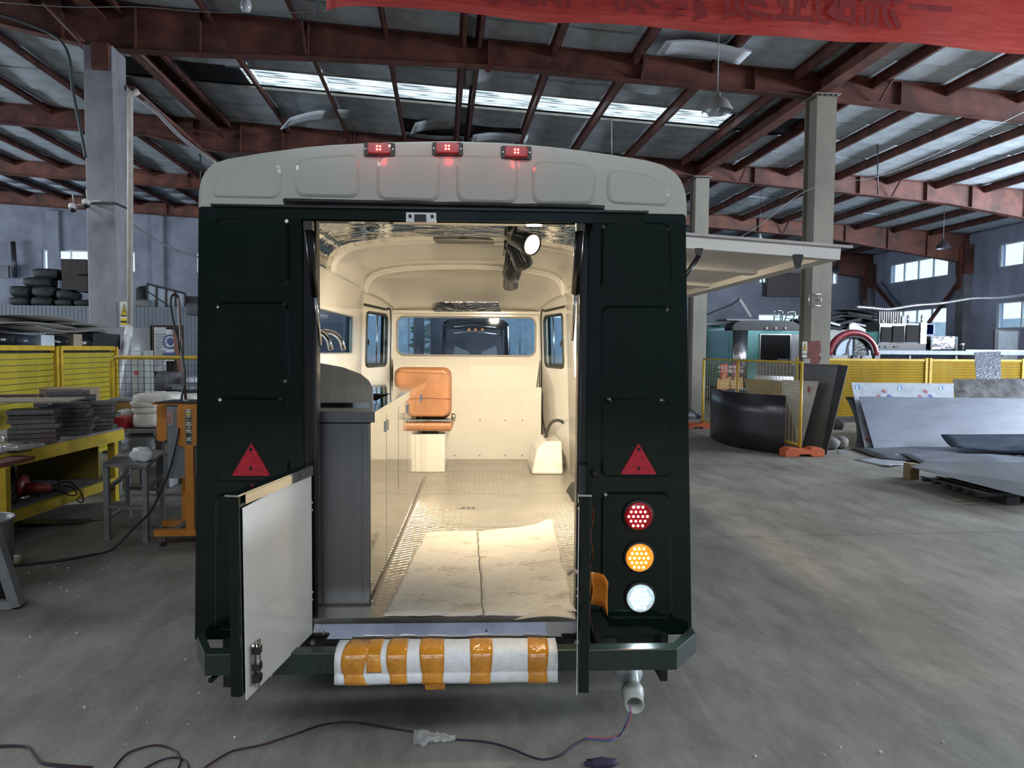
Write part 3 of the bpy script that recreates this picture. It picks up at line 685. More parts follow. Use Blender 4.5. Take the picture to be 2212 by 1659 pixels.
# tail lights
def tail(x, y, col, dotc, n, lens, es, glow):
    c = T(x, y); m1 = mat(n+'_lens', lens, .15, emit=col, estr=es, coat=.4, nz=50, amt=.3); m2 = mat(n+'_led', col, .3, emit=dotc, estr=11, amt=.01)
    h = MB().lathe((c.x,YR-.006,c.z), [(.066,0),(.066,-.012),(.06,-.018),(.056,-.018)], 32, 'y').build('tail_light', RUB, trl)
    MB().lathe((c.x,YR-.006,c.z), [(.057,-.01),(.057,-.02),(.052,-.024),(.0001,-.026)], 32, 'y').build('lens', m1, h)
    d = MB()
    for i in range(-2,3):
        for j in range(-2,3):
            u_, v_ = i*.019+(j%2)*.0095-.004, j*.019
            if u_*u_+v_*v_ < .045**2: d.lathe((c.x+u_, YR-.03, c.z+v_), [(.0055,0),(.0045,-.004),(.0001,-.005)], 8, 'y')
    d.build('led_cluster', m2, h)['kind'] = 'stuff'
    lamp('SPOT', 'tail_glow', (c.x, YR-.045, c.z), glow, col, (R(-90),0,0), shadow_soft_size=.04, spot_size=R(165), spot_blend=.5)
tail(1377,1112, (1,.03,.04), (1,.25,.22), 'red', (.4,.0,.01), .45, .8)
tail(1379,1201, (1,.38,.03), (1,.72,.25), 'amber', (.6,.2,.01), .6, .9)
tail(1381,1288, (.72,.93,1), (.9,1,1), 'white', (.4,.52,.58), .45, 5)
c = T(1282,1022); MB().lathe((c.x,YR,c.z), [(.014,0),(.013,-.03),(.007,-.036)], 12, 'y').build('rubber_stop', RUB, trl)
# bumper
bz0, bz1 = .385, .468; by0, by1 = 2.62, 2.68
bxl, bxr = hit(442,1430,'y',by0).x, hit(1462,1430,'y',by0).x
ex, fx = hit(421,1400,'y',2.76).x, hit(1505,1400,'y',2.76).x
BUM = mat('green_bumper_paint', (.016,.030,.025), .3, coat=.2, amt=.1)
bmp = MB().span((bxl,by0,bz0),(bxr,by1,bz1)).slab([(bxl,by0,bz0),(ex,by0+.16,bz0),(ex,by0+.23,bz0),(bxl,by1+.0,bz0)], (0,0,bz1-bz0)).slab([(bxr,by1,bz0),(fx,by0+.22,bz0),(fx,by0+.15,bz0),(bxr,by0,bz0)], (0,0,bz1-bz0)).build('bumper', BUM, trl, bevel=.004)
for x in (-.78, .5): MB().span((x-.04,by1,bz0+.01),(x+.04,YR+.02,bz1-.01)).build('bumper_arm', BLACKG, bmp)
for y in (1420, 1442): c = hit(689,y,'y',by0); MB().lathe((c.x,by0,c.z), [(.007,0),(.005,-.005)], 10, 'y').build('bolt', BUM, bmp)
MB().tube([hit(455,1470,'y',2.7), hit(470,1455,'y',2.75)], .012, 6).build('cable_clip', BLACKG, trl)
# hinge brackets
for s_, x in ((1, 672), (-1, 1250)):
    c = T(x, 1378, 2.82)
    b_ = MB().slab([(c.x-.045*s_,2.80,c.z+.02),(c.x+.07*s_,2.80,c.z+.02),(c.x+.04*s_,2.80,c.z-.035),(c.x-.045*s_,2.80,c.z-.035)], (0,.03,0)).build('hinge_bracket', BLACKG, trl)
    MB().lathe((c.x+.012*s_,2.8,c.z-.008), [(.011,0),(.011,-.008)], 6, 'y').build('bolt', ALU, b_)
# lower doors
def leaf(hx, hy, ex_, ey_, side, lab):
    z0, z1 = .475, 1.128; a = Vector((hx,hy,0)); b = Vector((ex_,ey_,0)); n = Vector((-(b-a).y, (b-a).x, 0)).normalized()*side
    d = (b-a).normalized()
    P_ = lambda t, z, o: a.lerp(b, t)+n*o+Vector((0,0,z))
    s_ = MB().hexa([P_(0,z0,0),P_(1,z0,0),P_(1,z0,.034),P_(0,z0,.034),P_(0,z1,0),P_(1,z1,0),P_(1,z1,.034),P_(0,z1,.034)]).build('lower_door', GREEN, trl, bevel=.003)
    s_['label'] = lab
    MB().slab([P_(.02,z0-.012,-.004),P_(.955,z0-.02,-.004),P_(.97,z1-.04,-.004),P_(.02,z1-.012,-.004)], -n*.003).build('inner_panel', WHITE, s_)
    MB().slab([P_(.0,z1+.002,-.008),P_(1.03,z1+.002,-.008),P_(1.03,z1+.002,.036),P_(0,z1+.002,.036)], (0,0,.006)).build('top_trim', STEEL, s_)
    MB().slab([P_(.0,z1-.03,-.008),P_(.95,z1-.03,-.008),P_(.95,z1+.002,-.008),P_(0,z1+.002,-.008)], -n*.002).build('edge_trim', STEEL, s_)
    scw = MB()
    for z in (.6,.63,.96,.99): scw.lathe(P_(.02,z,-.008), [(.005,-.002),(.005,.004)], 8, 'x')
    scw.build('hinge_screw', ALU, s_)['kind'] = 'stuff'
    if side < 0:
        l_ = MB().slab([P_(.80,z0+.015,-.010),P_(.92,z0+.015,-.010),P_(.92,z0+.15,-.010),P_(.80,z0+.15,-.010)], -n*.003).build('bolt_latch', ALU, s_)
        l_['label'] = 'steel slide bolt latch'
        for zz in (.505,.545,.6): MB().box(P_(.86,zz,-.02), (.02,.03,.022)).build('latch_guide', mat('dull_steel', (.07,.07,.068), .4, .9), l_)
        MB().tube([P_(.86,z0+.0,-.02),P_(.86,z0+.15,-.02)], .006).build('latch_rod', STEEL, l_)
    else:
        MB().plate(rrect(0,0,1,1,.1),0,.001) if 0 else None
    return s_, P_, n
lh = hit(672,1100,'y',2.83); le = hit(516,1200,'y',2.27)
ld, PL, nL = leaf(lh.x, 2.83, le.x, 2.27, -1, 'left lower door leaf, white inside with chrome top edge')
rh = hit(1256,1100,'y',2.84); re_ = hit(1253,1200,'y',2.27)
rd, PRr, nR = leaf(rh.x-.005, 2.84, re_.x, 2.27, 1, 'right lower door leaf seen edge on')
FILM = mat('orange_film', (.75,.25,.03), .12, coat=.6, amt=.2)
def flap(i, j):
    a = hit(1276, 1238, 'y', 2.42); return (a.x+.052*i, 2.42-.05*i*i*(1 if i > .3 else .4)+.01*math.sin(j*3), .83-.115*j-.02*max(0,i-.8)*5)
MB().sheet(flap, 8, 4, .001).build('orange_film_flap', FILM, rd)
FM2 = mat('glossy_wrap_film', (.45,.12,.03), .06, .5, bump=1, bscale=30, amt=.5)
MB().sheet(lambda i, j: (hit(1279,1200,'y',2.33).x+.004*math.sin(j*21)+.004*i, 2.33+.05*i, 1.08-.42*j), 2, 30, .001).build('wrinkled_film', FM2, rd)
def hose(i): return None
MB().tube(spline([hit(1228,1240,'y',2.86), hit(1238,1232,'y',2.84), hit(1252,1238,'y',2.8)], 5), .008).build('door_stay', ALU, trl)
# raised tailgate
tx0, tx1 = hit(462,470,'y',1.97).x, hit(1395,470,'y',1.97).x
ty, tz0, tz1 = 1.97, 1.6+(754.5-482)/1534*1.97, 1.6+(754.5-457)/1534*1.97
tg = MB().hexa([(tx0,ty,tz0),(tx1,ty,tz0),(tx1,YR-.05,2.10),(tx0,YR-.05,2.10),(tx0,ty,tz1),(tx1,ty,tz1),(tx1,YR-.05,2.15),(tx0,YR-.05,2.15)]).build('tailgate', GREEN, trl, bevel=.003)
MB().span((tx0-.006,ty-.008,tz1-.002),(tx1+.006,ty+.03,tz1+.004)).build('edge_trim', BLACKG, tg)
lt = hit(910,471,'y',ty); lp = MB().span((lt.x-.041,ty-.004,lt.z-.012),(lt.x+.041,ty,lt.z+.014)).build('latch_plate', ALU, tg)
MB().span((lt.x-.018,ty-.012,lt.z-.012),(lt.x+.014,ty-.004,lt.z+.008)).build('latch_catch', BLACKG, tg)
for k in (-.03,.03): MB().lathe((lt.x+k,ty-.004,lt.z+.004), [(.005,0),(.005,-.003)], 8, 'y').build('screw', BLACKG, tg)
for (xt, yt, xm, ym, xb_, yb_) in ((667,488,684,632,692,745), (1253,490,1241,642,1236,735)):
    a, b = hit(xt,yt,'y',2.5), hit(xb_,yb_,'y',2.83); m_ = hit(xm,ym,'y',2.5+.33*.55)
    a = hit(xt,yt,'y',2.5); m_ = a.lerp(b, .55)
    g = MB().tube([a, m_], .016, 12).build('gas_strut', BLACKG, trl)
    MB().tube([m_, b], .006, 8).build('strut_rod', STEEL, g)
    MB().box(a, (.03,.03,.03)).build('strut_mount', ALU, g)
# serving hatch
HO, HI = hit(1816,545,'y',HY0+.03), Vector((.868, HY0+.03, 2.118))
hy0, hy1 = HY0+.03, HY1+.02
hd = (HO-HI); hd.y = 0; hu = hd.normalized(); hn = Vector((-hu.z,0,hu.x))
HP = lambda a, y, h: (HI.x+hu.x*a+hn.x*h, y, HI.z+hu.z*a+hn.z*h)
HL = hd.length
def hbx(mb, a0, a1, y0, y1, h0, h1): return mb.hexa([HP(a0,y0,h0),HP(a1,y0,h0),HP(a1,y1,h0),HP(a0,y1,h0),HP(a0,y0,h1),HP(a1,y0,h1),HP(a1,y1,h1),HP(a0,y1,h1)])
HW_ = mat('hatch_white', (.74,.72,.70), .3, amt=.03)
hatch = hbx(MB(), 0, HL, hy0, hy1, .0, .03).build('serving_hatch', HW_, trl); hatch['label'] = 'raised serving hatch on the right side'
rl = MB(); hbx(rl, 0, HL, hy0, hy0+.07, -.035, 0); hbx(rl, 0, HL, hy1-.07, hy1, -.035, 0); hbx(rl, HL-.07, HL, hy0+.07, hy1-.07, -.035, 0); hbx(rl, 0, .07, hy0+.07, hy1-.07, -.035, 0)
rl.build('hatch_rail', HW_, hatch)
for y in (4.15, 5.0): hbx(MB(), .07, HL-.07, y-.05, y+.05, -.02, 0).build('hatch_crossbar', HW_, hatch)
hbx(MB(), -.01, HL+.05, hy0-.012, hy0+.004, .022, .034).build('drip_edge', mat('drip_grey', (.5,.47,.47), .4), hatch)
hk = hit(1722,566,'y',hy0); hka = (hk.x-HI.x)/hu.x
lg = MB().plate(rpoly([(hk.x-.028,hk.z+.035),(hk.x+.028,hk.z+.035),(hk.x+.012,hk.z-.03),(hk.x-.012,hk.z-.03)], .012), hy0-.002, hy0-.008).build('latch_lug', mat('dull_steel', (.07,.07,.068), .4, .9), hatch)
sa, sb = hit(1510,552,'y',hy0-.01), Vector((xr_(1.7)-.02, hy0+.08, 1.72))
g = MB().tube([sa, sa.lerp(sb,.75)], .012, 12).build('gas_strut', BLACKG, hatch)
MB().tube([sa.lerp(sb,.75), sb], .005).build('strut_rod', STEEL, g)
MB().plate(rpoly([(sa.x-.022,sa.z+.035),(sa.x+.022,sa.z+.035),(sa.x+.01,sa.z-.008),(sa.x-.012,sa.z-.008)], .008), hy0-.002, hy0-.008).build('strut_bracket', MATS['dull_steel'], hatch)
# opening frame of the hatch
of = MB().grid(WR(-.008), HY0-.05, HY1+.05, SILL-.05, HTOP+.05, [(HY0,HY1,SILL,HTOP)], .012); of.build('hatch_opening_frame', ALU, trl)

# =============== things inside the trailer ===============
CX = -.45; CT = 1.338; CY0, CY1 = 2.975, 6.05; WLX = xl(1.0)+.066
wt = thing('steel_worktop', 'long stainless steel worktop over the cabinets inside the trailer', 'worktop', (WLX, CY0, ZF+.79))
SK = (WLX+.13, CX-.07, 3.6, 4.2)
MB().grid(lambda x, y, w_: (x, y, CT-w_), WLX, CX+.01, CY0, CY1, [SK], .004).span((CX+.006,CY0,CT-.045),(CX+.012,CY1,CT-.001)).build('top_sheet', STEEL, wt)
MB().span((WLX, CY0-.004, CT-.045), (CX+.012, CY0, CT)).build('front_lip', BRUSH, wt)
sb_ = MB(); x0, x1, y0, y1 = SK; b = .012
for c in (((x0,y0,CT-.2),(x0+b,y1,CT-.003)), ((x1-b,y0,CT-.2),(x1,y1,CT-.003)), ((x0,y0,CT-.2),(x1,y0+b,CT-.003)), ((x0,y1-b,CT-.2),(x1,y1,CT-.003)), ((x0,y0,CT-.2),(x1,y1,CT-.19))): sb_.span(*c)
sb_.build('sink_basin', STEEL, wt)
pts = [hit(x,y,'y',3.4) for x, y in ((806,868),(806,838),(797,822),(780,808),(740,793),(684,783))]
pts = [(p.x,p.z) for p in pts]; pts[0] = (pts[0][0], CT); pts += [(WLX, pts[-1][1]+.02), (WLX, CT)]
MB().plate(pts[::-1], 3.405, 3.395).build('splash_guard', mat('brushed_stainless_guard', (.72,.66,.56), .45, .25, stretch=(6,1,1), nz=3, amt=.1), wt)
MB().span((WLX, 3.30, CT), (CX-.06, 3.31, CT+.012)).build('raised_rim', STEEL, wt)
fc = thing('kitchen_faucet', 'chrome gooseneck faucet with the taller arch, over the sink', 'faucet', (-.93,3.92,CT))
arc = [(-.93,3.92,CT+.04),(-.93,3.92,CT+.27)]+[(-.84-.09*math.cos(PI*k/8), 3.92, CT+.27+.085*math.sin(PI*k/8)) for k in range(1,8)]+[(-.745,3.92,CT+.255)]
MB().tube(arc, .013, 12).build('spout', STEEL, fc); MB().lathe((-.93,3.92,CT), [(.028,0),(.026,.02),(.018,.05)], 16).build('base', STEEL, fc)
MB().tube([(-.93,3.90,CT+.05),(-.93,3.82,CT+.08)], .007).build('lever', STEEL, fc)
dup(fc, (-.945,3.66,CT), 'chrome gooseneck faucet nearer the splash guard, mostly hidden behind it')
N3 = ['cabinet under the sink, nearest the rear doors', 'middle cabinet of the row under the long worktop', 'cabinet nearest the driver seat, last of the row']
for i in range(3):
    a, b = CY0+.01+i*1.02, CY0+.01+(i+1)*1.02
    cb = thing('steel_cabinet', 'mirror-polished stainless steel '+N3[i], 'cabinet', (WLX, a, ZF), 'stainless cabinets in the trailer')
    k_ = MB().span((WLX, a+.002, ZF+.04), (CX-.03, b-.002, CT-.21 if i < 2 else CT-.006)).span((WLX+.05,a+.002,ZF),(CX-.035,b-.002,ZF+.04)).build('carcass', BRUSH, cb)
    for h_ in (0, 1):
        q0 = a+h_*.51+.008; q1 = a+(h_+1)*.51-.008
        dd = MB().span((CX-.028, q0, ZF+.04), (CX-.008, q1, CT-.05)).build('door', STEEL, cb, bevel=.002)
        hy = q1-.03 if h_ == 0 else q0+.03
        MB().span((CX-.008,hy-.006,CT-.14),(CX-.001,hy+.006,CT-.09)).build('handle', STEEL, dd)
    if i == 0:
        MB().span((WLX, a-.012, ZF+.01), (CX-.012, a, CT-.05)).build('end_panel', BRUSH, cb)
        MB().span((CX-.05, a-.016, ZF+.02), (CX-.04, a-.01, CT-.06)).build('edge_fold', BRUSH, cb)
    MB().span((CX-.008,a,ZF),(CX+.004,b,ZF+.022)).build('plinth_strip', ALU, cb)
# driver seat
LEA = mat('tan_leather', (.40,.185,.085), .45, nz=4, amt=.18, bump=.12, bscale=18)
se = thing('driver_seat', 'tan leather seat on a white box at the far end of the worktop', 'seat', (-.5,6.3,ZF))
bk0, bk1 = hit(850,793,'y',6.3), hit(975,905,'y',6.3)
def back(i, j):
    q = rrect(bk0.x, bk1.z+.0, bk1.x, bk0.z, .07); return q
q = rrect(bk0.x, bk1.z, bk1.x, bk0.z, .075, 5)
MB().plate(q, 6.42, 6.27, .03).build('backrest', LEA, se, bevel=.015)
for zz in (.18, .40): MB().bar((bk0.x+.01,6.268,bk1.z+zz+.02),(bk1.x-.01,6.268,bk1.z+zz),.004,.006,(0,1,0)).build('seam_piping', mat('dark_tan', (.25,.09,.03), .6), se)
MB().span((bk0.x,6.22,bk1.z-.015),(bk1.x,6.40,bk1.z+.0)).build('hinge_bar', ALU, se)
MB().span((bk0.x,6.2,bk1.z-.1),(bk1.x+.01,6.7,bk1.z-.025)).build('cushion', LEA, se, bevel=.025)
kn = hit(979,900,'y',6.3); MB().lathe((bk1.x,6.3,kn.z), [(.03,0),(.03,.03),(.015,.04)], 14, 'x').build('recline_knob', ALU, se)
sx = hit(960,980,'y',6.2).x
MB().span((bk0.x+.05,6.25,ZF),(sx,6.65,bk1.z-.13)).build('seat_box', CREAM, se, bevel=.006); MB().span((bk0.x+.1,6.3,bk1.z-.13),(sx-.06,6.6,bk1.z-.1)).build('slide_rail', BLACKG, se)
# right front box, valve, hose
bxm = thing('corner_box', 'white moulded box with rounded top at the front right of the trailer floor', 'box', (.65,6.5,ZF))
a = hit(1148,1025,'z',ZF); xw = xr_(.7)-.065-.08
b_ = MB(); zt = hit(1160,946,'y',6.5).z
b_.slab([(a.x,a.y,ZF),(xw,a.y,ZF),(xw,a.y+.12,zt),(a.x+.14,a.y+.12,zt),(a.x+.05,a.y+.06,zt-.06)], (0,.55,0)).build('shell', mat('white_glossy_panel', (.74,.72,.66), .12), bxm, bevel=.02)
MB().span((a.x+.2,a.y+.02,ZF+.002),(xw-.01,a.y+.03,ZF+.1)).build('front_flange', CREAM, bxm)
va = hit(1141,992,'z',ZF)
vv = thing('drain_valve', 'blue-handled valve on a pale grey pipe beside the white corner box', 'valve', (va.x,va.y,ZF))
MB().tube([(va.x+.02,va.y+.1,ZF),(va.x+.02,va.y+.1,ZF+.24)], .025, 14).build('pipe', mat('pale_grey_pvc', (.5,.52,.46), .4), vv)
MB().lathe((va.x+.02,va.y+.1,ZF+.24), [(.035,0),(.035,.06),(.02,.07)], 14).build('pipe_cap', MATS['pale_grey_pvc'], vv)
MB().lathe((va.x+.01,va.y+.06,ZF+.01), [(.025,0),(.025,.11)], 12).build('valve_body', mat('blue_plastic', (.01,.12,.6), .35), vv)
MB().box((va.x-.03,va.y+.05,ZF+.05), (.06,.02,.03)).build('valve_handle', BLACKG, vv)
cpts = [hit(x,y,'y',6.55) for x,y in ((1218,913),(1206,908),(1192,912),(1183,928),(1178,948))]
tag(MB().tube(spline(cpts,5), .014).build('black_hose', GASK), 'bent black hose rising behind the white corner box', 'hose')
# cloth on the floor
STN = mat('stained_white_cloth', (.58,.54,.47), .75, nz=7, amt=.06, bump=.15, bscale=9)
def stain():
    nt = STN.node_tree; N = nt.nodes; L = nt.links; b = N['Principled BSDF']; ramp = [x for x in N if x.type == 'VALTORGB'][0]
    tc = N.new('ShaderNodeTexCoord'); mp = N.new('ShaderNodeMapping'); mp.inputs['Scale'].default_value = (1,2.2,1); L.new(tc.outputs['Object'], mp.inputs[0])
    big = N.new('ShaderNodeTexNoise'); big.inputs['Scale'].default_value = 3.1; L.new(mp.outputs[0], big.inputs[0]); fine = N.new('ShaderNodeTexNoise'); fine.inputs['Scale'].default_value = 22; fine.inputs['Detail'].default_value = 8; fine.inputs['Roughness'].default_value = .75; L.new(mp.outputs[0], fine.inputs[0])
    mu = N.new('ShaderNodeMath'); mu.operation = 'MULTIPLY'; L.new(big.outputs['Fac'], mu.inputs[0]); L.new(fine.outputs['Fac'], mu.inputs[1])
    rr = N.new('ShaderNodeMapRange'); rr.inputs['From Min'].default_value = .26; rr.inputs['From Max'].default_value = .37; rr.inputs['To Max'].default_value = .8; L.new(mu.outputs[0], rr.inputs['Value'])
    mx = N.new('ShaderNodeMix'); mx.data_type = 'RGBA'; L.new(rr.outputs[0], mx.inputs[0]); L.new(ramp.outputs[0], mx.inputs[6]); mx.inputs[7].default_value = (.30,.25,.18,1); L.new(mx.outputs[2], b.inputs['Base Color'])
stain()
def clothpart(cs, bulge, seed):
    A, B_, C_, D_ = [hit(x,y,'z',ZF+.006) for x, y in cs]
    def fn(i, j):
        p = A.lerp(B_, i).lerp(D_.lerp(C_, i), j); e = noise.noise(Vector((p.x*5, p.y*5, seed)))
        ed = noise.noise(Vector((p.x*14, p.y*14, 3)))*.012
        z = .004+.006*abs(e)+bulge(i, j)
        return (p.x+ed, p.y+ed*1.4, ZF+.002+z)
    return fn
c1 = thing('floor_cloth', 'stained white padding sheet laid on the trailer floor by the rear sill', 'cloth', (-.1,3.4,ZF+.002))
MB().sheet(clothpart(((828,1331),(1043,1332),(1029,1148),(919,1150)), lambda i, j: .004*max(0,(i-.9)*10), 1), 24, 24, .003).build('left_half', STN, c1)
MB().sheet(clothpart(((1045,1332),(1243,1331),(1192,1133),(1031,1148)), lambda i, j: .035*max(0,(i-.62)/.38)**1.5*(.4+.6*j)+.006*math.sin(i*22)*max(0,i-.4), 2), 30, 24, .003).build('right_half', STN, c1)
def cor_fn(i, j):
    A, B_, C_ = [hit(x,y,'z',ZF+.02) for x, y in ((1243,1334),(1110,1331),(1243,1285))]
    p = A+(B_-A)*i*(1-j)+(C_-A)*j; return (p.x, p.y, ZF+.014+.01*math.sin(i*4)*(1-j))
MB().sheet(cor_fn, 10, 8, .002).build('folded_corner', mat('clean_white_cloth', (.50,.46,.39), .8), c1)
# track spotlights
BLK = mat('black_lamp_metal', (.015,.014,.014), .35, coat=.3)
LENS = mat('lit_lamp_lens', (1,.95,.8), .3, emit=(1,.86,.6), estr=22, amt=.01)
tk = tag(MB().span((.17,3.05,2.33),(.21,5.6,2.355)).build('lamp_track', BLK), 'black lamp track along the trailer ceiling', 'lamp track')
def spot(y, z, d, lab, e):
    d = Vector(d).normalized(); c = Vector((.2, y, z)); q = d.to_track_quat('Z', 'Y').to_matrix()
    t = thing('track_spotlight', lab, 'spotlight', (.19, y, 2.33), 'black spotlights on the trailer ceiling track')
    MB().lathe(c, [(.02,-.095),(.04,-.085),(.044,-.02),(.052,.03),(.052,.062),(.047,.066),(.044,.055)], 24, q).build('lamp_head', BLK, t)
    MB().lathe(c, [(.0001,.0585),(.045,.0565),(.045,.054)], 24, q).build('lens', LENS, t)
    MB().tube([(.19,y,2.33),(.17,y,2.2),c-d*.02+Vector((-.045,0,0))], .009).build('bracket', BLK, t)
    MB().span((.155,y-.07,2.27),(.215,y+.07,2.33)).build('driver_box', BLK, t)
    lamp('SPOT', 'spot_beam', c+d*.075, e, WARM, q.to_euler(), spot_size=R(150), spot_blend=.6, shadow_soft_size=.035)
    bpy.data.objects[-1] if 0 else None
def aim_fix():                                  # a spot shines along its own -Z
    for o in bpy.data.objects:
        if o.type == 'LIGHT' and o.data.type == 'SPOT' and o.name.startswith('spot_beam'): o.matrix_basis = o.matrix_basis @ Matrix.Rotation(PI, 4, 'X')
E1 = 98
spot(3.3, 2.10, (.55,-.75,-.35), 'lit black spotlight facing the rear doors, nearest of the track', E1*.62)
spot(3.72, 2.09, (.45,.45,-.75), 'second black spotlight along the track, behind the lit lens', E1*.55)
spot(4.25, 2.08, (-.35,.55,-.75), 'third black spotlight along the track, dark domed head', E1*1.15)
spot(4.85, 2.08, (.1,.5,-.85), 'farthest black spotlight of the track, lowest in view', E1*1.3)
aim_fix()
# foam padding around the bumper
FOAM = mat('white_foam', (.72,.74,.76), .6, nz=30, amt=.06, bump=.2, bscale=60)
TAPE = mat('orange_tape', (.66,.27,.025), .2, coat=.6, nz=12, amt=.2, bump=.7, bscale=18)
fo = thing('foam_padding', 'white foam padding strapped with orange tape around the rear bumper', 'padding', (-.15,2.62,.4))
fxl, fxr = hit(722,1430,'y',2.56).x, hit(1205,1430,'y',2.56).x
cs = [(a_, b_-.036) for a_, b_ in [(2.71,.515),(2.66,.536),(2.60,.536),(2.565,.52),(2.555,.49),(2.56,.455),(2.562,.45),(2.557,.44),(2.555,.41),(2.60,.395),(2.70,.395)]]
def wrap(x0, x1, off, s0=0, s1=1, wig=0):
    def fn(i, j):
        y, z = lerp(cs, s0+(s1-s0)*j); x = x0+(x1-x0)*i+wig*math.sin(j*7)*(i-.5)
        cy, cz = 2.64, .434; l = math.hypot(y-cy, z-cz)
        return (x+wig*.6*math.sin(j*5+x*9), y+(y-cy)/l*off, z+(z-cz)/l*off+.003*noise.noise(Vector((x*6, j*4, 0))))
    return fn
MB().sheet(wrap(fxl,fxr,0), 40, 22, .012).build('foam_roll', FOAM, fo)
for x0, x1, s0, s1, wg in ((742,793,.05,.97,.02),(838,878,.05,.97,.008),(908,957,.03,1.0,.006),(1015,1062,.03,.93,.004),(1142,1185,.05,.95,.006),(790,822,.08,.5,.004)):
    a, b = hit(x0,1430,'y',2.55).x, hit(x1,1430,'y',2.55).x
    MB().sheet(wrap(a,b,-.0145 if 0 else .003,s0,s1,wg), 6, 20, .0012).build('tape_band', TAPE, fo)
t0, t1 = hit(918,1484,'y',2.56).x, hit(962,1484,'y',2.56).x
MB().slab([(t0,2.55,.375),(t1,2.55,.377),(t1-.002,2.56,.352),(t0+.002,2.56,.352)], (0,.001,0)).build('tape_end', TAPE, fo)
# drain pipe under the bumper
PVC = mat('white_pvc', (.55,.60,.60), .35, amt=.1)
dpz = hit(1360,1455,'y',2.95); dq = hit(1370,1518,'y',2.72)
dp = thing('drain_pipe', 'white plastic drain pipe with flange hanging under the right end of the bumper', 'pipe', (dq.x,2.72,dq.z))
ax = (dq-dpz); mq = ax.to_track_quat('Z','Y').to_matrix(); Ln = ax.length
MB().lathe(dpz, [(.03,-.05),(.03,-.02),(.055,-.02),(.055,.0),(.036,.01),(.034,Ln*.5),(.033,Ln*.62)], 20, mq).build('flanged_socket', PVC, dp)
MB().lathe(dpz, [(.034,Ln*.6),(.046,Ln*.62),(.046,Ln*.72),(.04,Ln*.76),(.038,Ln+.02),(.031,Ln+.02),(.031,Ln*.7)], 20, mq).build('threaded_end', mat('grey_pvc', (.36,.38,.36), .45), dp)
# =============== things in the hall (building coordinates) ===============
FR[0] = RB
YEL = mat('yellow_shutter_paint', (.47,.38,.04), .28, nz=3, amt=.12, coat=.2)
YEL2 = mat('ochre_partition_paint', (.38,.24,.012), .4, nz=3, amt=.12)
YSAF = mat('yellow_frame_paint', (.55,.36,.03), .45, nz=6, amt=.15)
ORG = mat('orange_paint', (.62,.23,.035), .4, nz=5, amt=.12)
GRY = mat('grey_metal', (.26,.27,.28), .5, .3, nz=4)
DGR = mat('dark_grey_metal', (.075,.075,.085), .35, .5, nz=4)
BLK2 = mat('black_plastic', (.018,.018,.02), .5)
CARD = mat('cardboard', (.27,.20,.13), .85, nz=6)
SHG = mat('sheet_steel', (.30,.32,.36), .32, .7, nz=1.6, amt=.12, stretch=(1,1,4))
GAL = mat('dusty_table_steel', (.22,.21,.21), .6, .3, nz=8, amt=.25)
WHP = mat('white_plastic_bag', (.72,.74,.76), .4, bump=.4, bscale=20)
INK = mat('black_ink', (.01,.01,.01), .6)
def wtext(name, body, size, m, loc, parent, rx=90, rz=0, mir=False, bold=0, ex=.0008):
    M = FR[0] @ (Matrix.Translation(loc) @ Matrix.Rotation(R(rz),4,'Z') @ Matrix.Rotation(R(rx),4,'X') @ Matrix.Diagonal((-1 if mir else 1,1,1,1)))
    return text_mesh(name, body, size, m, M, parent, ex, bold=bold)

# ---- red banner
BAN = mat('red_banner_cloth', (.92,.23,.19), .8, nz=2, amt=.1, stretch=(1,1,14), dark=(.78,.15,.13))
_n = BAN.node_tree; _t = _n.nodes.new('ShaderNodeBsdfTranslucent'); _m = _n.nodes.new('ShaderNodeMixShader'); _m.inputs[0].default_value = .5
_n.links.new([x for x in _n.nodes if x.type == 'VALTORGB'][0].outputs[0], _t.inputs[0]); _n.links.new(_n.nodes['Principled BSDF'].outputs[0], _m.inputs[1]); _n.links.new(_t.outputs[0], _m.inputs[2]); _n.links.new(_m.outputs[0], _n.nodes['Material Output'].inputs[0])
bD = 8.6; bl, br = hb(705,4,'y',bD), hb(2250,121,'y',bD)
def ban(i, j):
    x = bl.x+(br.x+2.5-bl.x)*i; t = (x-bl.x)/(br.x-bl.x); zb_ = bl.z+(br.z-bl.z)*t
    wv = .02*math.sin(i*37)+.03*noise.noise(Vector((x*1.3, j*2, 4)))
    return (x, bD+wv+.05*math.sin(j*3+i*6), zb_+.95*j+.012*math.sin(i*23)*(1-j)-(.10*math.exp(-i*60) if j == 0 else 0))
bn = tag(MB().sheet(ban, 90, 8, .003).build('red_banner', BAN), 'long red cloth banner with mirrored lettering hanging below the roof', 'banner', None)
BT = mat('dark_red_print', (.46,.06,.06), .8)
for ch_, px in zip('的流一现展绩业的流一', (1092,1188,1285,1378,1478,1610,1712,1806,1905,2010)):
    c = hb(px, -33+(px-1092)*.065, 'y', bD-.075)
    wtext('banner_letter', ch_, .60, BT, (c.x, bD-.07, c.z), bn, mir=True, bold=.012)
tag(MB().tube([(bl.x-.1,bD+.02,hb(705,30,'y',bD).z),(bl.x-.1,bD+.02,bl.z+1)], .01).build('banner_rod', DGR), 'thin dark rod hanging at the left end of the red banner', 'rod')

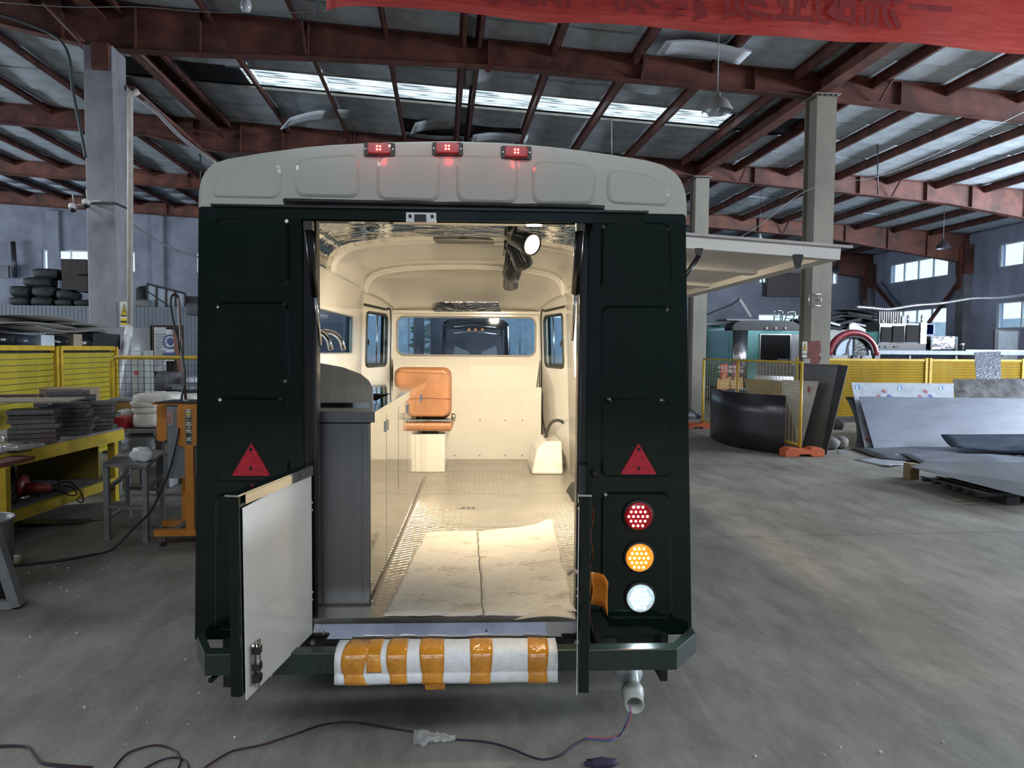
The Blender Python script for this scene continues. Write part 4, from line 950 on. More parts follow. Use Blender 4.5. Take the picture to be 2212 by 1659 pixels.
# ---- hanging lamps
ENA = mat('enamel_lamp', (.30,.31,.30), .4, .2); INN = mat('lamp_inner', (.45,.5,.55), .25, .7)
def pend(px, py, D, dia, top, lab, m=ENA):
    c = hb(px, py, 'y', D); r = dia/2
    t = thing('pendant_lamp', lab, 'lamp', (c.x,c.y,c.z))
    MB().lathe(c, [(r,0),(r*.97,dia*.1),(r*.72,dia*.33),(r*.35,dia*.47),(r*.22,dia*.52),(r*.22,dia*.62),(r*.08,dia*.68)], 28, caps=False).build('lamp_shade', m, t)
    MB().lathe(c, [(r*.96,.0),(r*.9,dia*.1),(r*.66,dia*.31),(.01,dia*.44)], 28, caps=False).build('inner_reflector', INN, t)
    MB().lathe(c, [(.01,dia*.02),(r*.22,dia*.12),(r*.2,dia*.28),(r*.1,dia*.4)], 14).build('bulb', mat('frosted_bulb', (.7,.72,.75), .3), t)
    MB().tube([(c.x,c.y,c.z+dia*.66),(c.x,c.y,top)], .008).build('cord', GRY, t)
pend(1549, 242, 9.3, .40, 6.6, 'grey bell-shaped pendant lamp hanging highest, in front of the skylight strip')
pend(2037, 537, 20.5, .42, zr(13), 'small dark pendant lamp hanging before the orange beam near the right wall', DGR)
pend(1803, 588, 27.0, .42, zr(13), 'small dark pendant lamp beside the right-hand column, above the red arch', DGR)
def bulb(px, py, D, lab):
    c = hb(px, py, 'y', D); t = thing('hanging_bulb', lab, 'bulb', c)
    MB().lathe(c, [(.01,-.12),(.06,-.1),(.085,-.03),(.07,.05),(.035,.1),(.035,.16)], 16).build('glass', mat('clear_bulb_glass', (.5,.52,.53), .1, coat=.5), t)
    MB().tube([(c.x,c.y,c.z+.15),(c.x,c.y,zr(c.x))], .006).build('cord', DGR, t)
bulb(531, 10, 11.0, 'glass bulb hanging above the near roof beam at the top left')
bulb(1641, 517, 20.0, 'small glass bulb hanging above the raised serving hatch')
for (x, y0, y1, D, l) in ((1896,308,420,15.5,'thin black rod hanging from a purlin on the right, nearer of two'), (433,335,400,20,'thin black rod hanging beside the trailer roof on the left'), (1321,250,336,15.5,'pale thin rod hanging from the skylight edge above the trailer')):
    a, b = hb(x,y0,'y',D), hb(x,y1,'y',D); tag(MB().tube([a, b], .013).box(a, (.08,.05,.04)).build('hanging_rod', DGR if x != 1321 else GRY), l, 'rod')
# cables overhead
def cable(name, pts, D, r, m, lab, cat='cable', k=8):
    q = [hb(p[0], p[1], 'y', (p[2] if len(p) > 2 else D)) for p in pts]
    return tag(MB().tube(spline(q, k), r, 6).build(name, m), lab, cat)
cable('power_cable', ((-5,30),(60,52),(120,80),(148,120),(158,200),(172,270),(185,340)), 10.5, .022, mat('dark_green_cable', (.02,.035,.035), .5), 'thick dark cable looping down to the left concrete column')
cable('electric_wire', ((-5,5),(150,15),(300,15),(430,25),(600,28),(705,22)), 9.6, .006, GRY, 'thin pale wire running along the nearest roof beam')
cable('electric_wire', ((1470,575),(1620,500),(1750,408),(1900,380),(2060,315),(2225,235)), 11.7, .007, GRY, 'thin pale wire sagging across the right-hand steel column')
cable('sagging_cable', ((285,485),(330,515),(380,540),(430,556)), 20, .03, GRY, 'pale cable sagging from the left column towards the trailer')
cable('pvc_conduit', ((290,205),(340,245),(395,300),(465,352)), 12.9, .035, mat('grey_conduit', (.42,.42,.42), .4), 'pale conduit pipe slanting under the roof from the left column', 'pipe')
cable('foil_duct', ((1850,663),(1880,665),(1920,668),(1975,660),(2035,655),(2100,645),(2160,644),(2225,635)), 21.0, .055, mat('silver_foil', (.55,.56,.58), .3, .8, bump=.5, bscale=30), 'silver flexible duct strung in front of the right wall', 'duct')
cable('red_wire', ((1330,1480,3.0),), 3, .003, GRY, 'x') if 0 else None
# drain pipe at the left column
pp = thing('downpipe', 'cream plastic downpipe beside the left concrete column, slanting at its foot', 'pipe', hb(278,745,'y',11.9))
pa = [hb(x,y,'y',11.85) for x,y in ((281,706),(281,210),(285,205),(300,197))]
MB().tube(pa, .045, 12).build('upright_pipe', mat('cream_pvc', (.52,.47,.42), .45), pp)
MB().tube([hb(275,728,'y',11.7), hb(244,880,'y',11.55)], .055, 12).build('slanting_pipe', mat('pale_pvc', (.6,.62,.62), .4), pp)
MB().tube([hb(280,706,'y',11.85), hb(275,732,'y',11.7)], .06, 12).build('elbow', MATS['pale_pvc'], pp)
# warning signs
def sign(x0, y0, x1, y1, D, lab, txt):
    a, b = hb(x0,y1,'y',D), hb(x1,y0,'y',D); w_, h = b.x-a.x, b.z-a.z
    s_ = tag(MB().span((a.x,D,a.z),(b.x,D+.01,b.z)).build('warning_sign', mat('sign_cream', (.62,.63,.55), .5)), lab, 'sign')
    cx = (a.x+b.x)/2; tz = a.z+h*.42
    MB().plate([(cx-w_*.42,tz),(cx+w_*.42,tz),(cx,tz+h*.5)], D, D-.003).build('triangle_border', INK, s_)
    MB().plate([(cx-w_*.31,tz+h*.05),(cx+w_*.31,tz+h*.05),(cx,tz+h*.42)], D-.003, D-.005).build('yellow_triangle', mat('sign_yellow', (.75,.55,.03), .5), s_)
    if txt: MB().plate([(a.x+w_*.12,a.z+h*.08),(b.x-w_*.1,a.z+h*.08),(b.x-w_*.1,a.z+h*.34),(a.x+w_*.12,a.z+h*.34)], D, D-.003).build('yellow_field', MATS['sign_yellow'], s_); wtext('lettering', txt, w_*.235, INK, (cx,D-.005,a.z+h*.2), s_, bold=.003)
    MB().plate([(cx+.02*w_,tz+h*.33),(cx-.1*w_,tz+h*.18),(cx-.01*w_,tz+h*.18),(cx-.04*w_,tz+h*.07),(cx+.1*w_,tz+h*.22),(cx+.02*w_,tz+h*.22)][::-1], D-.005, D-.007).build('flash_mark', INK, s_)
    return s_, a, b
sign(260,652,277,706, 11.985, 'yellow electric-shock warning sign on the left concrete column', '有电危险')
sg, a, b = sign(1733,738,1744,772, 11.975, 'small triangle warning sign at the edge of the steel column on the right', '')
wtext('lettering', '高压危险', .045, INK, ((a.x+b.x)/2,11.955,a.z+.06), sg)
MB().span((b.x-.1,11.9,a.z-.1),(b.x+.02,11.95,a.z-.02)).build('junction_box', GRY, sg)
wtext('lettering', '严禁', .03, INK, ((a.x+b.x)/2,11.955,a.z+.03), sg) if 0 else None
# security cameras
def camr(px, py, lab):
    c = hb(px, py, 'y', 11.7); t = thing('security_camera', lab, 'camera', c)
    MB().lathe((c.x,c.y,c.z-.005), [(.05,-.03),(.06,0),(.058,.04),(.02,.06)], 16).build('housing', mat('camera_white', (.5,.5,.48), .4), t)
    MB().lathe((c.x,c.y,c.z-.07), [(.0001,-.025),(.035,-.012),(.05,.02),(.05,.04)], 16).build('dome', BLACKG, t)
    MB().tube([(c.x+.02,c.y,c.z+.04),(c.x+.0,c.y,c.z+.19)], .008).build('antenna', MATS['camera_white'], t)
    MB().tube([(c.x+.04,c.y,c.z+.02),(c.x+.16,c.y+.1,c.z+.05),(cl+.02,c.y+.32,c.z+.06)], .014).build('arm', MATS['camera_white'], t)
camr(157, 446, 'white dome security camera with antenna, the outer of the two'); camr(186, 437, 'white dome security camera with antenna, the one touching the column')

# ---- left: storage room and what lies on it
SD = 21.5; st_ = hb(100,660,'y',SD).z
su0, su1 = -20, hb(470,700,'y',SD).x+1.2
cw = thing('storage_room', 'low grey corrugated storage room along the back wall on the left', 'storage room', ((su0+su1)/2, SD, 0))
CORR = mat('grey_corrugated', (.14,.165,.19), .5, .2, nz=2)
k = su0; n_ = 0
while k < su1:
    mb = MB(); nx = 28; wv = [(k+.0+1.5*i/nx, .006*(i%2)) for i in range(nx+1)]
    q = [(x, SD-y_, 0) for x, y_ in wv]; mb.add([*q, *[(a_,b_,st_) for a_,b_,_ in q]], [(i,i+1,i+nx+2,i+nx+1) for i in range(nx)])
    mb.build('corrugated_panel', CORR, cw, fix=False); k += 1.5
MB().span((su0,SD+.01,st_-.1),(su1,DB-.5,st_-.02)).build('room_roof', GRY, cw); MB().span((su1-.02,SD,0),(su1,DB-.5,st_-.1)).build('end_panel', CORR, cw)
SACK = mat('dark_green_sack', (.03,.038,.036), .7, nz=6, amt=.3, bump=.3, bscale=14)
random.seed(5)
def lump(name, x0, y0, x1, y1, D, m, lab, cat, seed, zf=None, dep=.6, p=.6, group=None, n=16):
    a, b = hb(x0,y1,'y',D), hb(x1,y0,'y',D); z0 = zf if zf is not None else a.z
    return tag(MB().blob(((a.x+b.x)/2, D+dep/2, (z0+b.z)/2), (b.x-a.x, dep, b.z-z0), seed, .06, 2.2, n, p).build(name, m), lab, cat, group)
sk_ = [(10,640,62,660),(58,640,108,660),(112,645,152,660),(152,646,188,660),(12,616,60,641),(60,617,112,641),(115,625,150,645),(40,597,100,618),(60,578,118,600)]
for i, (x0,y0,x1,y1) in enumerate(sk_):
    z0 = hb(10,y1,'y',SD+.5).z
    lump('storage_sack', x0,y0,x1,y1, SD+.5, SACK, ['dark sack at the left end of the bottom row on the storage room','second dark sack of the bottom row on the storage room','third dark sack of the bottom row, a flat one','flat dark sack touching the concrete column, bottom row','dark sack at the left end of the middle row','second dark sack of the middle row on the storage room','low dark sack under the stacked boxes','dark sack in the third row of the heap','rounded dark sack on top of the heap, below the window'][i], 'sack', i, z0, .9)
def bx2(name, x0, y0, x1, y1, D, dep, m, lab, cat, par=None, group=None, z0=None):
    a, b = hb(x0,y1,'y',D), hb(x1,y0,'y',D); a.z = a.z if z0 is None else z0; return tag(MB().span((a.x,D,a.z),(b.x,D+dep,b.z)).build(name, m, par, bevel=.006), lab, cat, group)
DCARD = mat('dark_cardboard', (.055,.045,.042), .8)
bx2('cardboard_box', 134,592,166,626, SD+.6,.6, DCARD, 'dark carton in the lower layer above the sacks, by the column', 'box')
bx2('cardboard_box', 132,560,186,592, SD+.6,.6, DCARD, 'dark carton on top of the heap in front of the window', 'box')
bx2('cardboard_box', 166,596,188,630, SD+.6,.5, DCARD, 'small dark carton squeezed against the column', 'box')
lump('storage_sack', 288,616,318,658, SD+.6, SACK, 'shiny dark sack to the right of the concrete column', 'sack', 21, st_, .8)
lump('storage_sack', 286,646,318,664, SD-.0, mat('grey_cloth', (.2,.2,.2), .8), 'grey cloth bundle at the foot of the shiny dark sack', 'bundle', 22, None, .4)
fm = thing('glazed_frame', 'white panelled frame with sloping top standing on the storage room', 'frame', hb(360,660,'y',SD+.3))
GP = mat('pale_blue_panel', (.36,.43,.50), .4)
pts = [hb(x,y,'y',SD+.3) for x,y in ((318,665),(318,613),(400,634),(400,662))]
for i in range(4):
    a0, a1 = i/4+.02, (i+1)/4-.02
    q = [pts[0].lerp(pts[3],a0), pts[0].lerp(pts[3],a1), pts[1].lerp(pts[2],a1), pts[1].lerp(pts[2],a0)]
    MB().slab(q, (0,.02,0)).build('panel', GP, fm)
for i in range(5): t = i/4; MB().bar(pts[0].lerp(pts[3],t), pts[1].lerp(pts[2],t), .05,.05).build('upright', BLK2, fm)
MB().bar(pts[1], pts[2], .05, .06).build('top_rail', BLK2, fm); MB().bar(pts[1].lerp(pts[0],.3), pts[0].lerp(pts[3],.6), .03,.03,(0,1,0)).build('diagonal', BLK2, fm)
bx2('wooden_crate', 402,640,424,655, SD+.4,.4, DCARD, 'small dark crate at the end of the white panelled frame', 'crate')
lump('storage_sack', 396,652,440,684, SD-.1, mat('grey_tarp', (.10,.10,.11), .8), 'grey tarpaulin heap hanging over the edge of the storage room', 'tarpaulin', 25, None, .7)
tag(MB().tube([hb(28,522,'y',DB-.4), hb(33,600,'y',DB-.5)], .09).build('leaning_pole', DGR), 'dark pole leaning at the left against the back wall', 'pole')
bx2('picture_frame', -10,573,18,600, DB-.5,.08, DGR, 'dark framed board leaning by the back wall at the left edge', 'frame')

# ---- left: yellow shutter partition (constant u, receding)
ur = hb(245,800,'y',11.2).x
dd_ = lambda px: hb(px, 800, 'x', ur).y
edges = [dd_(-60), dd_(117), dd_(247)]
ypt = thing('yellow_partition', 'yellow roller-slat partition behind the workbench at the left', 'partition', (ur, (edges[0]+edges[2])/2, 0))
for e in edges+[edges[1]+.1]: MB().span((ur-.03,e-.03,0),(ur+.05,e+.03,1.6)).build('post', YSAF, ypt)
for a, b in ((edges[0]+.05,edges[1]-.05),(edges[1]+.12,edges[2]-.05)):
    MB().span((ur-.02,a,1.55),(ur+.04,b,1.61)).build('top_rail', YSAF, ypt)
    for k in range(20):
        z = 1.52-.072*k
        MB().hexa([(ur-.01,a,z-.068),(ur+.012,a,z-.068),(ur+.012,b,z-.068),(ur-.01,b,z-.068),(ur-.01,a,z),(ur+.03,a,z-.006),(ur+.03,b,z-.006),(ur-.01,b,z)]).build('slat', YEL, ypt)
# rack behind with sheets and clutter
rk = thing('storage_rack', 'cluttered dark rack behind the yellow partition', 'rack', (ur-.6, 9.6, 0))
MB().span((ur-1.3,edges[0],1.52),(ur-.06,edges[2],1.56)).build('deck', BLK2, rk)
for y in (edges[0]+.1, edges[1], edges[2]-.1): MB().span((ur-1.2,y-.03,0),(ur-1.14,y+.03,1.52)).build('upright', BLK2, rk); MB().span((ur-.14,y-.03,0),(ur-.08,y+.03,1.52)).build('upright', BLK2, rk)
def onrack(px0, py0, px1, py1): a, b = hb(px0,py1,'x',ur-.12), hb(px1,py0,'x',ur-.12); return a, b
PLB = mat('black_polythene', (.012,.012,.014), .25, bump=.5, bscale=15)
for i, (x0,y0,x1,y1,m,nm,lab) in enumerate(((0,718,45,746,PLB,'black_bag','black polythene bag at the left end of the cluttered rack'),(50,722,88,748,mat('dark_blue_bag',(.04,.05,.07),.3),'black_bag','round dark grey bag next to the white carton on the rack'),(118,725,158,750,PLB,'black_bag','crumpled black film between white carton and timber block'),(178,728,205,751,PLB,'black_bag','black crumpled bag right of the timber block'))):
    a, b = onrack(x0,y0,x1,y1); tag(MB().blob((ur-.35,(a.y+b.y)/2,(1.56+b.z)/2), (.5,b.y-a.y,b.z-1.56), i+40, .1, 2.5, 16, .7).build(nm, m), lab, 'bag')
for (x0,y0,x1,y1,m,nm,lab,cat) in ((90,724,118,749,mat('white_carton',(.55,.6,.66),.6),'white_carton','white carton standing on the cluttered rack','box'),(160,722,178,750,mat('pale_timber',(.34,.28,.2),.7),'timber_block','upright timber block on the cluttered rack','timber'),(203,722,260,752,mat('black_case',(.015,.018,.022),.5),'black_case','large black case at the right end of the rack','case')):
    a, b = onrack(x0,y0,x1,y1); tag(MB().span((ur-.5,a.y,1.56),(ur-.12,b.y,b.z)).build(nm, m, bevel=.01), lab, cat)
SHC = mat('brown_grey_board', (.20,.19,.17), .8, nz=2)
for i, (z, a_, b_, w_, sag, lab) in enumerate(((1.80,-70,150,1.0,.03,'lowest grey board of the pile on the rack, at the left'),(1.83,60,225,.9,.05,'bowed grey board sagging across the middle of the rack'),(1.90,-60,170,1.0,.02,'upper grey board of the pile with its edge towards the hall'),(1.88,140,275,1.0,-.06,'long board whose tip droops beside the left column'))):
    ya, yb = dd_(a_), dd_(b_)
    def fn(p, q, z=z, ya=ya, yb=yb, w_=w_, sag=sag, i=i):
        return (ur-w_+.1+w_*q*(1-.3*p*(i==3)), ya+(yb-ya)*p, z+.06*math.sin(p*PI)*(1 if i != 1 else -1)+sag*p*p-(.10*p*p if i == 3 else 0)+.02*q)
    tag(MB().sheet(fn, 14, 2, .012).build('loose_board', SHC), lab, 'board')

# ---- workbench
P1 = hb(247,1092,'z',0); zt_ = hb(250,925,'y',P1.y).z; P0 = hb(-12,977,'z',zt_)
ux = P1.x-.0; dirb = Vector((P1.x-P0.x, P1.y-P0.y, 0)); Lb = dirb.length; db_ = dirb/Lb; nb = Vector((-db_.y, db_.x, 0))
if nb.x > 0: nb = -nb
Lb += .8; P0 = Vector((P1.x,P1.y,0))-db_*Lb
W_ = lambda s_, t, z: Vector((P1.x,P1.y,0))-db_*s_+nb*t+Vector((0,0,z))
wb = thing('yellow_workbench', 'long yellow steel workbench with a lower shelf at the left', 'workbench', W_(Lb/2,.4,0))
def wbx(name, s0, s1, t0, t1, z0, z1, m, par):
    q = [W_(s0,t0,z0),W_(s1,t0,z0),W_(s1,t1,z0),W_(s0,t1,z0),W_(s0,t0,z1),W_(s1,t0,z1),W_(s1,t1,z1),W_(s0,t1,z1)]
    return MB().hexa(q).build(name, m, par)
WY = mat('workbench_yellow', (.50,.35,.025), .5, nz=5, amt=.15)
zs_ = hb(240,1030,'y',P1.y).z
wbx('bench_top', -.1, Lb, -.05, .95, zt_-.02, zt_, GAL, wb); wbx('front_apron', -.1, Lb, -.06, -.03, zt_-.13, zt_-.02, WY, wb); wbx('end_apron', -.1, -.07, -.03, .95, zt_-.13, zt_-.02, WY, wb)
for s_ in (-.04, 1.75, Lb-.1):
    for t in (-.03, .88): wbx('leg', s_, s_+.07, t, t+.07, 0, zt_-.02, WY, wb)
wbx('lower_shelf', .0, Lb, .0, .9, zs_-.02, zs_, GAL, wb); wbx('shelf_apron', 0, Lb, -.04, -.01, zs_-.09, zs_, WY, wb)
wbx('shade_sheet', .0, Lb, .93, .95, .02, zt_-.02, mat('painted_shade_black', (.02,.018,.015), .8), wb); wbx('end_board', .07, .09, .1, .9, zs_, zt_-.02, mat('dark_yellow_board', (.28,.20,.03), .6), wb)  # rear sheet painted black to stand for the shade under the bench
wbx('floor_rail', .1, Lb, .3, .34, .12, .16, GRY, wb)
# metal cases in stacks on the bench
def case(m): 
    t = thing('metal_case', '', 'case', (0,0,0)); MB().span((-.17,-.12,0),(.17,.12,.036)).build('shell', m, t, bevel=.003)
    for x in (-.13,.13): MB().lathe((x,-.1205,.018), [(.006,0),(.006,-.003)], 8, 'y').build('hole', INK, t)
    MB().span((-.172,-.118,.034),(.172,.118,.038)).build('rim', m, t); return t
CM = [mat('case_grey', (.10,.095,.095), .5, .3), mat('case_brown', (.075,.055,.05), .5, .2), mat('case_green_grey', (.085,.095,.09), .5, .3)]
protos = [case(m) for m in CM]; used_p = set()
random.seed(9); ncs = 0
brz = math.degrees(math.atan2(-db_.x, -db_.y)) if 0 else 0
angb = math.atan2(nb.y, nb.x)
stacks = [(142, 940, 835, 'tall middle stack of the bench', .22), (196, 930, 858, 'right-hand stack of the bench', .3), (58, 958, 884, 'left stack under the plywood sheet', .2), (112, 936, 870, 'dark rear stack behind the middle one', .55)]
for si, (px, pyb, pyt, nm, tt) in enumerate(stacks):
    c0 = hb(px, pyb, 'z', zt_+.002); n_ = max(4, int((hb(px,pyt,'y',c0.y).z-zt_)/.041))
    n_ = min(n_, 12)
    for j in range(n_):
        pi = random.choice((0,0,1,2)); rz = R(18)+random.uniform(-.12,.12); off = Vector((random.uniform(-.03,.03), random.uniform(-.02,.02), 0))
        loc = c0+off+Vector((0, .12, .0405*j)); lab = 'grey metal case in the %s, %s' % (nm, ORD[n_-1-j])
        if pi not in used_p:
            used_p.add(pi); o = protos[pi]; o.matrix_basis = RB @ Matrix.Translation(loc) @ Matrix.Rotation(rz,4,'Z'); o['label'] = lab; o['group'] = 'metal cases stacked on the workbench'
        else: dup(protos[pi], loc, lab, rz, group='metal cases stacked on the workbench')
for i, p in enumerate(protos):
    if i not in used_p:
        for c in list(p.children): bpy.data.objects.remove(c)
        bpy.data.objects.remove(p)
c0 = hb(60, 884, 'y', hb(58,958,'z',zt_).y)
tag(MB().box((c0.x-.1,c0.y+.1,hb(60,882,'y',c0.y).z+.06), (.85,.5,.014), R(12)).build('plywood_sheet', mat('dusty_plywood', (.27,.22,.17), .8)), 'thin plywood sheet lying on the left stack of metal cases', 'plywood')
c0 = hb(165, 872, 'y', P1.y+.2); ct = hb(165,838,'y',P1.y+.2).z
cbx = tag(MB().span((c0.x-.28,P1.y+.05,ct-.2),(c0.x+.14,P1.y+.4,ct)).build('cardboard_box', CARD, bevel=.004), 'brown cardboard box on top of the metal case stacks', 'box')
MB().span((c0.x-.0,P1.y+.045,ct-.17),(c0.x+.10,P1.y+.05,ct-.03)).build('box_label', mat('paper_label', (.6,.58,.55), .7), cbx)
bb = tag(MB().box((c0.x-.42,P1.y-.1,ct-.06), (.42,.2,.02), R(10)).build('flat_plate', CM[1]), 'brown flat plate sticking out left of the cardboard box', 'plate')
WRP = mat('wrapped_silver', (.45,.45,.46), .25, .6, bump=.6, bscale=20)
for i, (x, y, l) in enumerate(((18,968,'film-wrapped part lying at the left front corner of the bench'),(38,952,'film-wrapped part in front of the left case stack'),(72,950,'film-wrapped part nearest the middle case stack'),(42,972,'lowest film-wrapped part lying by the bench edge'))):
    c = hb(x, y, 'z', zt_); tag(MB().box((c.x,c.y+.05,c.z+.02+.0*i), (.26,.16,.035), R(15+20*i)).build('wrapped_part', WRP, bevel=.006), l, 'wrapped part', 'film-wrapped parts on the bench')
# tools on the lower shelf
tl = thing('angle_grinder', 'dark green power tool with steel spindle on the lower shelf', 'power tool', hb(28,1080,'z',zs_))
a, b = hb(16,1078,'z',zs_+.05), hb(34,1076,'z',zs_+.05)
MB().tube([a, b], .045, 12).build('motor_body', mat('tool_green', (.01,.04,.03), .4), tl)
MB().tube([b, hb(64,1074,'z',zs_+.05)], [.018,.016], 12).build('spindle', STEEL, tl); MB().tube([hb(24,1040,'z',zs_+.13), a], .03, 10).build('grip', MATS['tool_green'], tl)
tr_ = thing('circular_saw', 'red power tool behind the green one on the lower shelf', 'power tool', hb(50,1045,'z',zs_))
q = hb(52,1050,'z',zs_+.08); MB().lathe(q, [(.03,-.03),(.1,-.02),(.1,.0),(.04,.02)], 18, 'x').build('guard', mat('tool_red', (.30,.05,.04), .4), tr_); MB().tube([q+Vector((.02,0,-.02)), q+Vector((.2,.05,-.03))], [.05,.035], 10).build('motor_body', MATS['tool_red'], tr_)
tag(MB().span(*(lambda c: ((c.x-.16,c.y,zs_),(c.x+.12,c.y+.2,zs_+.13)))(hb(160,1028,'z',zs_))).build('black_machine', BLK2, bevel=.01), 'black machine at the back of the lower shelf', 'machine')
for i, pts in enumerate((((70,1060),(110,1045),(150,1042),(172,1060),(180,1078),(176,1086),(165,1080),(140,1062),(110,1058)), ((60,1068),(100,1062),(140,1050),(160,1056),(165,1068),(150,1070),(120,1058),(80,1050)), ((100,1038),(120,1036),(128,1042),(120,1050),(90,1048),(60,1036)))):
    q = [hb(x,y,'z',zs_+.015+.01*i) if y < 1079 else hb(x,y,'y',P1.y-.35) for x,y in pts]
    tag(MB().tube(spline(q,6), .006, 6).build('tool_cable', BLK2), ['black cable coil drooping over the shelf edge','black cable coil lying inside the other on the shelf','short black cable behind the coils on the shelf'][i], 'cable')
# red oxide table corner
zt2 = hb(60,1000,'y',5.5).z
q = [hb(-30,1008,'z',zt2), hb(76,985,'z',zt2), hb(30,983,'z',zt2), hb(-60,985,'z',zt2)]
rt_ = thing('red_table', 'red-brown metal table corner with yellow leg at the left edge', 'table', (q[0].x,q[0].y,0))
MB().slab([q[0],q[1],q[2],q[3]], (0,0,-.03)).build('table_top', mat('red_brown_metal', (.12,.04,.035), .5), rt_)
l = hb(2,1012,'y',q[0].y+.1); MB().span((l.x-.04,l.y,0),(l.x+.03,l.y+.06,zt2-.03)).build('leg', WY, rt_)
# boards on the floor under the bench
for i, (x0,y0,x1,y1,l) in enumerate(((70,1108,225,1125,'pale flat board on the floor under the workbench'),(60,1118,180,1135,'dark flat board in front of the pale one under the bench'))):
    a, b = hb(x0,y0,'z',0), hb(x1,y1,'z',0); tag(MB().slab([(a.x,a.y,.01+.03*(1-i)),(b.x,a.y+.3,.01+.03*(1-i)),(b.x,b.y,.01),(a.x+.1,b.y,.01)], (0,0,.012)).build('floor_board', SHC if i == 0 else BLK2), l, 'board')
# ---- far bench with quilts
fb = hb(235,928,'y',7.9); fbz = fb.z; fx1 = hb(440,900,'y',7.9).x
fbn = thing('rear_bench', 'dark work table behind the stool holding folded quilts', 'table', ((fb.x+fx1)/2,8.2,0))
MB().span((fb.x,7.9,fbz-.04),(fx1,8.7,fbz)).build('table_top', GAL, fbn)
for x in (fb.x+.05, (fb.x+fx1)/2, fx1-.1):
    for y in (7.95, 8.6): MB().span((x-.03,y,0),(x+.03,y+.06,fbz-.04)).build('leg', DGR if x > fb.x+.1 else GRY, fbn)
MB().tube([(fb.x,8.0,.45),(fx1,8.0,.45)], .02).build('cross_rail', GRY, fbn)
MB().sheet(lambda i, j: (fb.x+.1+.3*i, 8.05, .25+.4*j+.05*i), 4, 4, .01).build('kneeboard', GRY, fbn)
QLT = mat('quilt_wadding', (.55,.54,.50), .9, bump=.5, bscale=10)
for i, (x0,y0,x1,y1) in enumerate(((280,892,346,908),(276,880,350,894),(272,866,345,882),(280,852,372,872))):
    lump('folded_quilt', x0,y0-1,x1,y1+2, 7.95, QLT, ['bottom folded white quilt on the rear bench','folded white quilt, second from the bottom','folded grey-white quilt, third from the bottom','topmost white quilt with frayed edge on the rear bench'][i], 'quilt', i+60, fbz if i == 0 else None, .6, .45, 'folded quilts on the rear bench', 20)
lump('folded_quilt', 352,854,424,872, 8.2, QLT, 'white padding behind the orange stand top', 'quilt', 66, None, .5, .45)
a = hb(240,912,'z',fbz); bx2('red_tray', 241,902,270,914, 7.95,.3, mat('red_plastic', (.35,.02,.03), .4), 'red plastic tray at the left end of the rear bench', 'tray', z0=fbz)
bx2('metal_can', 232,900,241,915, 7.92,.12, GRY, 'small grey can beside the red tray', 'can', z0=fbz)
lump('plastic_bag', 244,886,272,903, 8.2, WHP, 'crumpled clear plastic bag behind the red tray', 'bag', 70, None, .3, .8)
bx2('yellow_box', 222,870,285,890, 8.45,.25, mat('ochre_box', (.30,.18,.04), .7), 'long ochre box behind the bag on the rear bench', 'box')
lump('grey_cover', 228,860,270,872, 8.45, mat('grey_cloth', (.2,.2,.2), .8), 'grey cloth lying on the ochre box', 'cloth', 71, None, .3, .7)
bx2('paper_packet', 216,878,232,890, 7.7,.1, mat('paper_label', (.6,.58,.55), .7), 'small white packet leaning at the right case stack', 'packet', z0=zt_)
bx2('milk_carton', 339,846,352,858, 8.3,.1, mat('white_carton2', (.65,.67,.7), .6), 'small white box standing on the quilts', 'box')
# ---- left wire fence
fz = hb(300,772,'y',9.2).z; x0, x1 = hb(242,800,'y',9.2).x, hb(445,800,'y',9.2).x+.6
fe = thing('wire_fence', 'yellow-framed wire mesh fence behind the rear bench', 'fence', ((x0+x1)/2,9.2,0))
MB().tube([(x0,9.2,0),(x0,9.2,fz-.06),(x0+.05,9.2,fz),(x1,9.2,fz),(x1,9.2,0)], .028, 10).build('frame', YSAF, fe)
wm = MB(); x = x0+.08
while x < x1: wm.span((x-.0025,9.198,.1),(x+.0025,9.202,fz-.02)); x += .075
z = .1
while z < fz-.03: wm.span((x0+.03,9.198,z-.0025),(x1,9.202,z+.0025)); z += .075
wm.build('wire_mesh', mat('wire_dark', (.05,.05,.05), .5), fe, fix=False)['kind'] = 'stuff'
# ---- machines behind the fence
a, b = hb(284,850,'y',13), hb(311,757,'y',13)
ec = thing('electric_cabinet', 'pale grey electric cabinet on short legs behind the wire fence', 'cabinet', ((a.x+b.x)/2,13.2,0))
MB().span((a.x,13,a.z),(b.x,13.4,b.z)).build('body', mat('cabinet_grey', (.36,.38,.36), .5), ec); MB().span((a.x+.01,12.985,a.z+.03),(b.x-.02,13,b.z-.16)).build('door', MATS['cabinet_grey'], ec)
MB().span((a.x+.01,12.98,b.z-.14),(b.x-.06,13,b.z-.02)).build('nameplate', mat('white_sticker', (.62,.65,.68), .5), ec)
m_ = hb(293,805,'y',12.98); MB().span((m_.x-.02,12.97,m_.z-.03),(m_.x+.03,12.985,m_.z+.03)).build('red_sticker', mat('sticker_red', (.5,.03,.03), .5), ec)
for x in (a.x, b.x-.06): MB().span((x,13.02,0),(x+.06,13.36,a.z)).build('leg', MATS['cabinet_grey'], ec)
c = hb(307,790,'y',14); tz_ = hb(307,710,'y',14).z
tag(MB().lathe((c.x,14.2,0), [(.36,0),(.36,tz_),(.0001,tz_+.02)], 28).build('silver_tank', mat('silver_tank_metal', (.50,.52,.57), .3, .5, nz=2)), 'tall silver cylinder tank behind the electric cabinet', 'tank')
BRW = mat('brown_mesh_panel', (.06,.045,.04), .7)
bb_ = thing('brown_screen', 'dark brown mesh screen behind the posters', 'screen', (hb(360,800,'y',13.8).x,13.8,0))
a, b = hb(327,860,'y',13.8), hb(396,703,'y',13.8)
